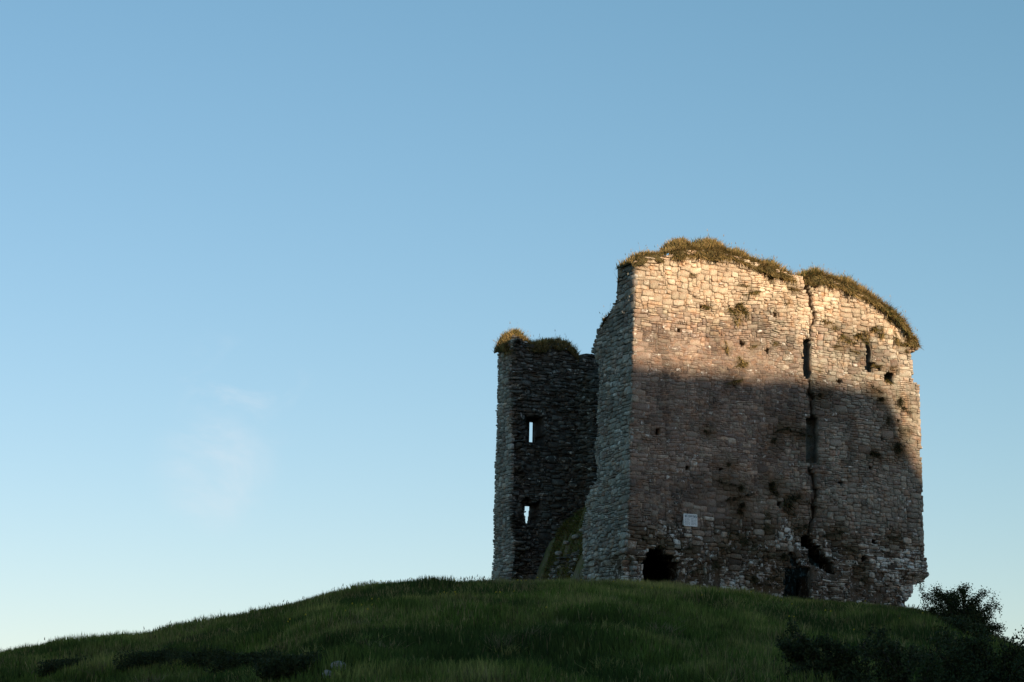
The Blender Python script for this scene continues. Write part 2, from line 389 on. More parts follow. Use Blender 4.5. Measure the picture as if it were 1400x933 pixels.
def col_inner(a, b, r=None): return col_left(a, b, r, .43)

# ------------------------------------------------------------------ front wall
tufts_lit = [(1001, 425, 1.1), (1013, 421, 1.5), (1008, 433, 1.2), (1018, 428, 1.0), (992, 474, .9), (1015, 497, 1.0), (1012, 494, .8), (1030, 473, .7), (1022, 392, .9), (1032, 398, 1.1), (1088, 398, 1.0), (965, 419, .7), (1132, 443, 1.0), (1140, 447, .8),
             (1152, 462, 1.1), (1160, 466, .9), (1176, 462, 1.2), (1183, 458, 1.2), (1197, 452, 1.1), (1204, 455, 1.0), (1216, 437, .8), (1224, 463, 1.0), (1232, 470, .9), (1147, 474, .7), (1170, 480, .7), (1204, 501, .6), (1215, 522, .8), (1223, 503, .7), (1239, 480, .7), (1194, 500, .5), (948, 375, .7), (1055, 382, .6), (1120, 505, .5), (1060, 470, .6), (1078, 412, .6), (1007, 520, .9)]
tufts_dark = [(1058, 600, 1.0), (1070, 586, 1.1), (1085, 590, 1.3), (1101, 594, 1.0), (990, 662, 1.2), (1012, 666, 1.0), (1008, 682, 1.8), (1014, 690, 1.1), (1010, 700, 1.0), (1055, 662, 1.4), (1057, 672, 1.1), (1078, 682, 1.6), (1088, 680, 1.1), (1048, 702, .9), (1080, 700, .9), (1046, 719, 1.0), (1140, 729, 1.2), (1146, 727, 1.0),
              (1221, 733, 1.1), (1196, 532, 1.0), (1230, 548, 1.3), (1235, 590, 1.0), (1226, 610, 1.6), (1194, 620, 1.3), (1205, 545, 1.0), (1238, 560, 1.0), (1214, 572, .9), (1000, 730, 1.1), (1015, 735, 1.2), (990, 748, 1.0), (1030, 745, 1.0), (1050, 760, 1.1), (1170, 775, 1.2), (1160, 750, 1.0), (1042, 800, 1.3), (1028, 790, 1.0), (1060, 790, 1.3), (1120, 540, .9),
              (995, 635, .7), (1068, 760, 1.2), (965, 590, .7), (1180, 790, 1.0), (880, 735, .9), (905, 742, 1.0), (935, 750, .9), (975, 770, 1.0), (950, 780, .9), (1110, 690, 1.0), (1095, 720, 1.2)]
TD = None
ERO_L = lambda a, b: sst(4.2, .8, a)*sst(1.25+.25*(vnoise(a*2, a*0, 4)-.5), .85, b)*.38
def off_front(a, b):
    e = sst(1.2+.3*(vnoise(a*1.5, a*0, 5)-.5), .8, b)*(sst(4.6, 1.2, a)*.42+sst(12.6, 13.8, a)*.5)
    fl = sst(2.4, 1.1, b)*.10
    n = (fbm(a*.8, b*.8, 15)-.5)*.12 + (fbm(a*2.2, b*2.2, 19, 2)-.5)*.05
    top = sst(10.8, 13, b)*.08
    return fl-e+n-top
def map_front(a, b, d): return T(a, -(d+off_front(a, b)), b)
f_poly = [(-.02, -1.6), (-.02, 13.15)] + [tuple(q) for q in pl('f', [(885, 351), (905, 351), (918, 348), (940, 343), (962, 341), (990, 346), (1010, 351), (1040, 361), (1070, 371), (1091, 377),
    (1104, 379), (1121, 377), (1145, 386), (1170, 399), (1195, 411), (1215, 424), (1232, 439), (1243, 451), (1246, 464), (1256, 469), (1256, 479), (1246.5, 481), (1248, 523), (1257.5, 525),
    (1259, 600), (1262, 700), (1264, 760), (1269, 795), (1257, 798), (1254, 815), (1247, 822), (1246, 836)])] + [(13.6, -1.6)]
a0, b0 = 0.0, -1.6; na, nb = 141, 188
A_, B_ = np.meshgrid(a0+(np.arange(na)+.5)*CS, b0+(np.arange(nb)+.5)*CZ, indexing='ij')
Aw_, Bw_ = warp(A_, B_, 11)
mf = inpoly(Aw_, Bw_, f_poly)
holes = [[(1097.5, 468), (1103, 459), (1109.5, 467), (1109, 517), (1097.5, 515)],                       # upper lancet
         [(1183, 467), (1191.5, 468), (1191.5, 509), (1183, 507)],                                     # narrow loop
         [(1102, 570), (1119, 571), (1119, 635), (1102, 633)],                                       # lower lancet
         [(1209, 512), (1214, 506), (1222, 511), (1222, 524), (1209, 523)],                              # putlog hole
         [(884, 757), (887, 751), (907, 750), (908, 758), (921, 758), (922, 767), (931, 769), (932, 790), (925, 795), (927, 815), (883, 815)],           # cave-like breach
         [(1070, 777), (1107, 776), (1109, 822), (1070, 822)],                                           # low doorway
         [(1093, 733), (1110, 732), (1112, 742), (1121, 748), (1127, 760), (1138, 772), (1141, 786), (1130, 784), (1118, 776), (1104, 770), (1104, 752), (1094, 745)],
         [(1076, 756), (1082, 754), (1090, 766), (1092, 776), (1080, 776)]]
H_POLY = [pl('f', h) for h in holes]
hm = np.zeros(mf.shape, bool)
for h in H_POLY: hm |= inpoly(Aw_, Bw_, [tuple(q) for q in h])
cr1 = pl('f', [(1103, 379), (1104, 392), (1110, 405), (1108, 415), (1114, 428), (1113, 441), (1107, 448), (1109, 466)])
cr2 = pl('f', [(1103, 514), (1108, 524), (1106, 536), (1110, 545), (1108, 556), (1112, 572)])
cr3 = pl('f', [(1110, 632), (1109, 645), (1113, 655), (1111, 662), (1116, 672), (1112, 688), (1114, 704), (1108, 718), (1104, 733)])
cr = stroke(Aw_, Bw_, [tuple(q) for q in cr1], .17) | stroke(Aw_, Bw_, [tuple(q) for q in cr2], .27) | stroke(Aw_, Bw_, [tuple(q) for q in cr3], .24)
mf_core = mf & ~hm & ~cr; mf_stone = mf & ~hm & ~cr
hw_ = hm.copy()                                   # embrasures widen behind the outer leaf
for _ in range(3): hw_ = hw_ | np.roll(hw_, 1, 0) | np.roll(hw_, -1, 0)
for _ in range(2): hw_ = hw_ | np.roll(hw_, 1, 1) | np.roll(hw_, -1, 1)
mf_in = mf & ~hw_
pits = pl('f', [(1203, 504), (1196, 500), (1148, 522), (1133, 510), (1005, 528), (1014, 470), (960, 420), (968, 421), (900, 590), (940, 640), (985, 642), (1170, 470), (1228, 575), (1206, 600), (1150, 660), (1066, 690), (900, 752), (1195, 741), (1180, 765), (1060, 430), (1190, 640), (930, 452), (1050, 480)])
pm = np.zeros(mf.shape, bool)
for q in pits: pm |= (np.hypot((Aw_-q[0])/1.2, Bw_-q[1]) < .07+.07*rng.random())
mf_stone &= ~pm; mf_core &= ~pm
lost = (fbm(Aw_*1.5, Bw_*2.2, 49, 3)+.10*(1-sst(.4, 2.4, Bw_)) > .735) & (Bw_ < 3)
lost |= (vnoise(Aw_*3.1, Bw_*4.7, 59) > .93+.03*sst(9, 11, Bw_))
mf_stone &= ~lost

tower = tag(empty('castle_tower'), 'tall ruined stone tower on the grassy hilltop with cracked front wall and broken left side', 'ruined tower')
def fd_front(a, b):
    sm = sst(10.8, 9.6, b)*sst(2.2, 3.4, b)*(1-.5*sst(6, 9, a))
    return .040*(1-sm)+.006*sm+(fbm(a*1.5, b*1.5, 44)-.5)*.03
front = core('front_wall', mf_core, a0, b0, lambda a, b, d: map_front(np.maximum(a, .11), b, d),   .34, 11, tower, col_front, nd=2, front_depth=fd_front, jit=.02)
core('wall_core', mf_in, a0, b0, lambda a, b, d: map_front(np.maximum(a, .12), b, d-.35), TF-.35, 11, front, col_front, nd=3, front_depth=lambda a, b: 0*a)
def rel_front(a, b):
    sm = sst(11.0, 9.8, b)*sst(2.0, 3.2, b)*(1-.45*sst(6, 9, a))
    return (.9-.47*sm)*(.7+.6*vnoise(a*.6, b*.6, 40))
bigmap = .9*sst(.45, .62, fbm(Aw_*.35, Bw_*.5, 58, 3)+.22*sst(11.2, 12.6, Bw_)-.06)
bl = pack(mf_stone, SIZES, PROBS, 5, bigmap, (0, True))
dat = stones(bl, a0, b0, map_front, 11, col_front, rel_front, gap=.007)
cyz = dat[0][:, 24, 2]; rank = dat[4]+3.0*(cyz > 8.5)
stones_to_objects(dat, front, 230, rank)

# ------------------------------------------------------------------ left wall: near part, low broken part, far stub
def off_left(a, b):
    e = sst(1.25+.3*(vnoise(a*1.5, a*0, 6)-.5), .85, b)*(sst(2.0, .4, a)*.40+sst(10.5, 11.8, a)*.12+.05)
    return sst(2.4, 1.2, b)*.08-e+(fbm(a*.8, b*.8, 25)-.5)*.12
def map_left(a, b, d): return T(-(d+off_left(a, b)), a, b)
near_edge = [(849, 362), (851, 372), (846, 380), (843, 392), (843.5, 408), (837, 418), (833, 427), (827, 436), (820, 443), (815, 450), (813.5, 480), (817, 500), (814.5, 530), (816, 570), (817.5, 600),
             (816, 640), (811, 665), (802, 690), (800, 705), (797, 720), (801, 745), (797, 770), (795, 800)]
low_top = [(795, 752), (788, 742), (775, 752), (762, 757), (752, 760), (742, 768), (738, 785), (737, 810)]
far_edge = [(697, 812), (700, 760), (701, 740), (697, 720), (695, 690), (698, 672), (700, 640), (700, 600), (697, 575), (698, 540), (695, 520), (697, 500), (699, 480), (703, 463)]
pn = [(0, -1.6), (0, 13.1), (.25, 13.15)] + [tuple(q) for q in pl('l', near_edge)]; pn += [(pn[-1][0], -1.6)]
plw = [(pn[-1][0]-.05, -1.6), (pn[-1][0]-.05, .9)] + [tuple(q) for q in pl('l', low_top)] + [(8.3, -1.6)]
fe = pl('l', far_edge)
pf = [(12.0, -1.6)] + [(fe[0][0], -1.6)] + [tuple(q) for q in fe] + [(11.4, 11.95), (12.0, 11.8)]
naL = 116; AL, BL = np.meshgrid((np.arange(naL)+.5)*CS, -1.6+(np.arange(nb)+.5)*CZ, indexing='ij'); ALw, BLw = warp(AL, BL, 23)
m_near = inpoly(ALw+((vnoise(ALw*0, BLw*1.5, 97)-.5)*.42+(vnoise(ALw*0, BLw*4.2, 98)-.5)*.22)*sst(1, 2, ALw), BLw, pn); m_low = inpoly(ALw, BLw, plw); m_far = inpoly(ALw, BLw, pf)
ml = m_near | m_far
mlc = ml.copy(); mlc[AL < TF-.02] = False
rel_left = lambda a, b: (.25+1.6*sst(3.9, 4.2, a)*sst(8.8, 8.4, a)+.7*sst(3.0, 1.2, b)+.5*sst(10.5, 12, b))*(.7+.6*vnoise(a*.6, b*.6, 41))
pfc = [(12.0, -1.6)]+[(q[0]+.55, q[1]) for q in pf[1:-1]]+[(12.0, 12.0)]
mlc &= ~(m_far & ~inpoly(ALw, BLw, pfc))
left = core('left_wall', mlc, 0, -1.6, map_left, TL, 23, tower, col_left, nd=4, jit=.04, front_depth=lambda a, b: .06+0*a)
m_s = ml.copy()
hp = pl('l', [(829, 512), (706, 520), (703, 585), (708, 470)])
for q in hp: m_s &= ~(np.hypot(ALw-q[0], BLw-q[1]) < .12)
dat = stones(pack(m_s, SIZES, PROBS, 6, .8*sst(.45, .6, fbm(ALw*.4, BLw*.6, 59, 3)), (0, False)), 0, -1.6, map_left, 23, col_left, rel_left)
stones_to_objects(dat, left, 60)
# low remains of the broken wall, set back behind the face
def map_low(a, b, d): return T(.42-d+(fbm(a*1.5, b*1.5, 95)-.5)*.7+.10*b, a, b)
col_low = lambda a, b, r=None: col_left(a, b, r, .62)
core('low_wall', m_low, 0, -1.6, map_low, .9, 23, left, col_low, nd=3, jit=.07, front_depth=lambda a, b: .12+0*a)
dat = stones(pack(m_low & (vnoise(ALw*3, BLw*4, 96) < .9), SIZES, PROBS, 16), 0, -1.6, map_low, 23, col_low, lambda a, b: 2.2+0*a, drop=.06, back=.35)
stones_to_objects(dat, left, 0)
# broken end of the far stub, facing the breach
zf = fe[:, 1]; yf = fe[:, 0]
def ystub(b): return np.interp(b, zf, yf)
def map_stub(a, b, d):
    rag = (fbm(a*1.9, b*1.5, 51)-.5)*1.0+(vnoise(a*.0+3, b*1.1, 53)-.5)*.35+(vnoise(a*.0+3, b*3.6, 54)-.5)*.22 + .42*(a/TL)**2
    return T(a+.03, ystub(b)+.10-d*1.2+rag*.8, b)
nst = 10; ms = np.ones((nst, 164), bool)
ms[:, 158:] = False; ms[5:, 154:] = False
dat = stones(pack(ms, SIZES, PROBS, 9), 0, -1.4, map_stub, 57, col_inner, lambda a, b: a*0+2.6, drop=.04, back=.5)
stones_to_objects(dat, left, 0)

# ------------------------------------------------------------------ back wall, seen from inside through the breach
def off_back(a, b): return (fbm(a*.9, b*.9, 62)-.5)*.35 + (vnoise(a*.25, b*.8, 64)-.5)*.12
def map_back(a, b, d): return T(a, L-TB-(d+off_back(a, b)), b)
bt = pl('b', [(700, 458), (712, 462), (722, 470), (740, 472), (760, 470), (776, 472), (786, 480), (793, 489), (798, 486), (806, 483), (813, 487)])
b_poly = [(.1, -1.6)] + [(.1, 12.2)] + [tuple(q) for q in bt[1:]] + [(5.5, 11.3), (8, 10.9), (11, 11.2), (14.3, 10.8), (14.3, -1.6)]
AB, BB = np.meshgrid((np.arange(136)+.5)*CS+.1, -1.6+(np.arange(nb)+.5)*CZ, indexing='ij'); ABw, BBw = warp(AB, BB, 61)
mb = inpoly(ABw, BBw, b_poly)
slits = [(726, 577, 605, 1.5), (719.3, 692, 716, 5.0)]
mb_in = mb.copy(); mb_out = mb.copy()
for x, ya, yb, sh in slits:
    o1 = at('B', x, ya); o2 = at('B', x, yb); w_ = .19 if sh < 3 else .24
    i1 = at('b', x, ya); i2 = at('b', x, yb)
    mb_out &= ~((np.abs(ABw-(o1[0]+o2[0])/2) < w_) & (BBw < o1[1]) & (BBw > o2[1]))
    nz_ = (fbm(ABw*3, BBw*3, 66)-.5)*.5
    mb_in &= ~((ABw > i1[0]-.28+nz_) & (ABw < o1[0]+.16+nz_) & (BBw < o1[1]+.10+nz_) & (BBw > i2[1]-.12+nz_))
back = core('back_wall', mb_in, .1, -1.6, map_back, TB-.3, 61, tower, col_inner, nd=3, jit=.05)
map_bo = lambda a, b, d: T(a, L-.3-d, b)
# outer leaf of the back wall carries the slits; built in fine cells so that the slits are sharp
ms2 = []
def slit_leaf():
    xs = [.1, 14.35]; 
    cells = .03
    A2, B2 = np.meshgrid((np.arange(90)+.5)*.03+.1, 2.5+(np.arange(140)+.5)*.05, indexing='ij')
    mk = np.ones(A2.shape, bool)
    for x, ya, yb, sh in slits:
        o1 = at('B', x, ya); o2 = at('B', x, yb)
        wv = .030+.30*math.tan(math.radians(26.7))/2+(.045 if sh < 3 else .07)
        lean = (B2-o2[1])/(o1[1]-o2[1])
        cxs = (o1[0]*0+at('B', x, (ya+yb)/2)[0])
        sk = 0 if sh < 3 else .05*(lean-.5)*2
        mk &= ~((np.abs(A2-cxs-sk) < wv) & (B2 < o1[1]) & (B2 > o2[1]))
    return mk
mo = mb.copy()
mo[(AB < .1+2.7) & (BB > 2.5) & (BB < 9.5)] = False
core('outer_leaf', mo, .1, -1.6, map_bo, .3, 61, back, col_inner, nd=1, jit=.0)
def nowarp_core():
    mk = slit_leaf(); na_, nb_ = mk.shape
    A, Bz = np.meshgrid(.1+np.arange(na_+1)*.03-.03, 2.45+np.arange(nb_+1)*.0514, indexing='ij')
    A, Bz = np.meshgrid(.1+np.arange(na_+1)*.03, 2.5+np.arange(nb_+1)*.05, indexing='ij')
    V = np.stack([T(A, L-.29, Bz), T(A, L-.01, Bz)], 0).reshape(-1, 3); n1 = (na_+1)*(nb_+1)
    vid = lambda k, i, j: k*n1+i*(nb_+1)+j
    I, J = np.nonzero(mk)
    Q = [np.stack([vid(0, I, J), vid(0, I+1, J), vid(0, I+1, J+1), vid(0, I, J+1)], 1), np.stack([vid(1, I, J), vid(1, I, J+1), vid(1, I+1, J+1), vid(1, I+1, J)], 1)]
    P = np.pad(mk, 1, constant_values=True)
    for di, dj in ((-1, 0), (1, 0), (0, -1), (0, 1)):
        I, J = np.nonzero(mk & ~P[1+di:1+di+na_, 1+dj:1+dj+nb_])
        e = {(-1, 0): (I, J, I, J+1), (1, 0): (I+1, J+1, I+1, J), (0, -1): (I+1, J, I, J), (0, 1): (I, J+1, I+1, J+1)}[(di, dj)]
        Q.append(np.stack([vid(0, e[0], e[1]), vid(1, e[0], e[1]), vid(1, e[2], e[3]), vid(0, e[2], e[3])], 1))
    col = np.tile(col_inner(A, Bz).reshape(-1, 4), (2, 1))
    make_mesh('slit_surround', V, np.concatenate(Q), M_MORTAR, col, parent=back)
nowarp_core()
mbs = mb_in & (ABw < 9)
dat = stones(pack(mbs, SIZES, PROBS, 12), .1, -1.6, map_back, 61, col_inner, lambda a, b: 1.6+0*a, drop=.05, back=.2)
stones_to_objects(dat, back, 0)
# broken cross wall standing against the back wall, right of the shaft
def map_pier(a, b, d):
    return T(a, L-TB-1.5-(d+(fbm(a*1.3, b*1.2, 82)-.5)*.6), b)
AP, BP = np.meshgrid((np.arange(27)+.5)*CS+3.2, -1.6+(np.arange(nb)+.5)*CZ, indexing='ij'); APw, BPw = warp(AP, BP, 81)
mp_ = (BPw < 11.05-.5*vnoise(APw*2, APw*0, 5)-(np.clip(4.1-APw, 0, 1))*.7) & (APw > 3.55)
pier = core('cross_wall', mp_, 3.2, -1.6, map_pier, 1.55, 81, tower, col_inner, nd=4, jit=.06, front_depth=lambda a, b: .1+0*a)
mp2 = (BPw < 11.05-.5*vnoise(APw*2, APw*0, 5)-(np.clip(4.1-APw, 0, 1))*.7) & (APw > 3.35)
dat = stones(pack(mp2, SIZES, PROBS, 14), 3.2, -1.6, map_pier, 81, col_inner, lambda a, b: 2.0+0*a, drop=.05, back=.3)
stones_to_objects(dat, pier, 0)
def map_side(a, b, d): return T(3.48-d*1.2-(fbm(a*1.6, b*1.3, 86)-.5)*.55-(fbm(a*0, b*.9, 87)-.5)*.5, L-TB-1.55+a, b)
AS, BS = np.meshgrid((np.arange(15)+.5)*CS, -1.6+(np.arange(nb)+.5)*CZ, indexing='ij')
dat = stones(pack(BS < 10.3+.4*vnoise(AS*2, AS*0, 4), SIZES, PROBS, 15), 0, -1.6, map_side, 88, col_inner, lambda a, b: 2.2+0*a, drop=.03, back=.45)
stones_to_objects(dat, pier, 0)
# right wall
def map_right(a, b, d): return T(W-.25-TL+TL+d*1.0+(fbm(a*.8, b*.8, 91)-.5)*.1, a, b)
AR, BR = np.meshgrid((np.arange(98)+.5)*CS+TF, -1.6+(np.arange(nb)+.5)*CZ, indexing='ij')
mr_ = (BR < 10.6+.8*(fbm(AR*.5, AR*0, 93)-.5)) & (AR < L-.32)
core('right_wall', mr_, TF, -1.6, map_right, 1.3, 90, tower, col_front, nd=3, jit=.04)

# ------------------------------------------------------------------ terrain
HX, HY = math.cos(YAW), math.sin(YAW)
def uv_to_xy(u, v): return CAM[0]+HX*v+HY*u, CAM[1]+HY*v-HX*u
def xy_to_uv(x, y):
    dx, dy = x-CAM[0], y-CAM[1]; return dx*HY-dy*HX, dx*HX+dy*HY
skx = np.array([-2600, -1200, -500, 0, 100, 200, 300, 400, 450, 500, 600, 680, 740, 800, 860, 960, 1070, 1180, 1245, 1300, 1365, 1400, 1700, 2400, 3600])
sky_ = np.array([1080, 1010, 950, 901, 890, 877, 857, 833, 818, 809, 801, 801, 801, 802, 806, 815, 825, 833, 838, 852, 878, 893, 985, 1080, 1140.])
svc = np.array([93, 93, 93, 93, 93, 93, 93, 93, 93, 93, 93, 93, 93.5, 94, 94.9, 96.4, 98.2, 100.1, 101.3, 101.5, 101.5, 101, 99, 97, 97.])
tsk = (1194-sky_)/(FPX*math.cos(PITCH)*1.0)
tsk = np.tan(np.arctan((466.5-sky_)/FPX)+PITCH)
us = (skx-700)/FPX*svc*(math.cos(PITCH)+tsk*math.sin(PITCH))
ug = np.linspace(us[0], us[-1], 4000)
tg = np.interp(ug, us, tsk); vg = np.interp(ug, us, svc)
ker = np.exp(-np.linspace(-2.5, 2.5, 41)**2); ker /= ker.sum()
tg[20:-20] = np.convolve(tg, ker, 'valid'); vg[20:-20] = np.convolve(vg, ker, 'valid')
def ground_z(x, y):
    u, v = xy_to_uv(np.asarray(x, float), np.asarray(y, float))
    vc = np.interp(u, ug, vg); ue = u*vc/np.clip(v, 38, vc); t_ = np.interp(ue, ug, tg); vc = np.interp(ue, ug, vg)
    vcl = np.clip(v, 0, vc)
    front_c = np.interp(vc-vcl, [0, 8, 13, 28, 43, 58, 73, 93, 110], [0, .07, .18, .78, 1.9, 2.55, 2.4, 1.7, 1.7])
    z = CAM[2]+t_*vcl-front_c
    beyond = np.clip(v-vc, 0, None)
    z = z-.010*beyond-np.clip(beyond-14, 0, None)**1.0*.0-sst(14, 110, beyond)*(z+14.0)
    z = z-np.clip(-v, 0, 60)*.01
    n = (fbm(x*.13, y*.13, 101)-.5)*1.3*sst(2, 16, vc-v)+(fbm(x*.45, y*.45, 103, 3)-.5)*(.30+.45*sst(2, 14, vc-v))-.12
    far = sst(300, 900, np.hypot(u, v))
    return z+n*(1-far)
def span(lo, hi, step, far, g=1.18):
    c = list(np.arange(lo, hi+step/2, step)); s = step; a = hi
    while a < far: s *= g; a += s; c.append(a)
    s = step; a = lo
    while a > -far: s *= g; a -= s; c.insert(0, a)
    return np.array(c)
UU, VV = np.meshgrid(span(-34, 34, .5, 4000), span(20, 125, .5, 4000), indexing='ij')
X, Y = uv_to_xy(UU, VV); Z = ground_z(X, Y)
n0, n1_ = UU.shape; I, J = np.meshgrid(np.arange(n0-1), np.arange(n1_-1), indexing='ij'); I = I.ravel(); J = J.ravel()
Q = np.stack([I*n1_+J, (I+1)*n1_+J, (I+1)*n1_+J+1, I*n1_+J+1], 1)
g = make_mesh('ground', np.stack([X, Y, Z], -1).reshape(-1, 3), Q[:, ::-1], M_GROUND, smooth=True)
tag(g, 'grassy hill sloping up to the ruined tower', kind='structure')

# the neighbouring hill, behind and to the right of the camera, whose shadow lies on the tower
DR = 130.0
sp = pl('f', [(862, 497), (950, 512), (1050, 520), (1110, 521), (1180, 531), (1215, 546), (1230, 570), (1236, 600), (1247, 625), (1262, 648)])
Ax = np.array([math.cos(SUN_AZ), math.sin(SUN_AZ)]); Sx = np.array([math.sin(SUN_AZ), -math.cos(SUN_AZ)])
spw = T(sp[:, 0], 0, sp[:, 1]); pa = spw[:, :2]@Ax; pz = spw[:, 2]+(DR-spw[:, :2]@Sx)*math.tan(SUN_EL)
base = DR*math.tan(SUN_EL)
pa = np.concatenate([[-90, -60, -38, -15], pa, [15.5, 18, 30, 45, 75]]); pz = np.concatenate([[-16, base+1, base+5.5, base+8.2], pz, [base+3.9, base+3.0, base+2.2, base+1.0, -16]])
ag = np.unique(np.concatenate([np.linspace(-90, 75, 180), np.linspace(-2, 20, 110)])); hgt = np.interp(ag, pa, pz)
bg_ = np.linspace(-1, 1, 61); AA, BBB = np.meshgrid(ag, bg_, indexing='ij'); H = hgt[:, None]+14.5
prof = (np.cos(BBB*PI)*.5+.5)
ZZ = -14.5+H*prof; ZZ += (fbm(AA*.3, BBB*14, 131)-.5)*1.2*(1-np.exp(-(BBB*6)**2)); ZZ += ((fbm(AA*1.1, AA*0, 133, 3)-.5)*.35)*prof
XX = Ax[0]*AA+Sx[0]*(DR+BBB*46); YY = Ax[1]*AA+Sx[1]*(DR+BBB*46)
n0, n1_ = AA.shape; I, J = np.meshgrid(np.arange(n0-1), np.arange(n1_-1), indexing='ij'); I = I.ravel(); J = J.ravel()
Q = np.stack([I*n1_+J, (I+1)*n1_+J, (I+1)*n1_+J+1, I*n1_+J+1], 1)
hill = make_mesh('hill', np.stack([XX, YY, ZZ], -1).reshape(-1, 3), Q, M_GROUND, smooth=True)
tag(hill, 'steep neighbouring hill behind the viewpoint that shades the lower tower', kind='structure')

# rubble slope inside the breach
AA, BBB = np.meshgrid(np.linspace(-.05, 9, 120), np.linspace(1.7, 11, 110), indexing='ij')
rq = pl('m', [(741, 755), (750, 740), (764, 722), (782, 706), (798, 694), (812, 678), (825, 660)])[::-1]; print('RUB', rq)
ry = [1.0]+list(rq[:, 0])+[rq[-1, 0]+.5, 14]; rz = [rq[0, 1]+.3]+list(rq[:, 1])+[.1, -.3]
mz = np.interp(BBB, ry, rz)
mz = mz-.35*np.clip(AA-2.2, 0, 9)*sst(8.4, 5, BBB)-3.2*np.clip(1.45-AA, 0, 2)**1.2+(fbm(AA*.9, BBB*.9, 141)-.5)*.9+(fbm(AA*2.2, BBB*3, 143)-.5)*1.0
n0, n1_ = AA.shape; I, J = np.meshgrid(np.arange(n0-1), np.arange(n1_-1), indexing='ij'); I = I.ravel(); J = J.ravel()
Q = np.stack([I*n1_+J, (I+1)*n1_+J, (I+1)*n1_+J+1, I*n1_+J+1], 1)
rub = make_mesh('rubble_slope', T(AA, BBB, mz).reshape(-1, 3), Q, M_RUB, smooth=False)
tag(rub, 'overgrown slope of fallen rubble inside the broken left side of the tower', 'rubble')

# ------------------------------------------------------------------ blades of grass
def blades(root, dirv, length, width, bend, col, seg=2, face=None, tipcol=1.25):
    """Tapered bent blades as one vertex / triangle soup."""
    n = len(root); r = rng
    ang = r.random(n)*2*PI; side = np.stack([np.cos(ang), np.sin(ang), np.zeros(n)], -1)
    if face is not None: side = np.tile(face, (n, 1))+(r.random((n, 3))-.5)*.9; side /= np.linalg.norm(side, axis=1, keepdims=True)
    bang = r.random(n)*2*PI; bd = np.stack([np.cos(bang), np.sin(bang), -np.full(n, .35)], -1)*bend[:, None]
    rows = []
    for k in range(seg+1):
        f = k/seg; c = root+dirv*(length*f)[:, None]+bd*(length*f*f)[:, None]
        if k < seg:
            w = (width*(1-f*.55)/2)[:, None]; rows += [c-side*w, c+side*w]
        else: rows.append(c)
    nv = 2*seg+1; V = np.stack(rows, 1).reshape(-1, 3); base_ = (np.arange(n)*nv)[:, None]
    T3 = []
    for k in range(seg-1): T3 += [base_+np.array([[2*k, 2*k+1, 2*k+3]]), base_+np.array([[2*k, 2*k+3, 2*k+2]])]
    T3.append(base_+np.array([[2*seg-2, 2*seg-1, 2*seg]]))
    fac = np.concatenate([np.repeat(np.linspace(.55, 1.0, seg), 2), [tipcol]])
    cc = (col[:, None, :]*fac[None, :, None]).reshape(-1, 3)
    return V, np.concatenate(T3), cc
def merge(parts):
    V, T3, Cc, off = [], [], [], 0
    for v, t3, c in parts: V.append(v); T3.append(t3+off); Cc.append(c); off += len(v)
    return np.concatenate(V), np.concatenate(T3), np.concatenate(Cc)
def unit(v): return v/np.linalg.norm(v, axis=-1, keepdims=True)

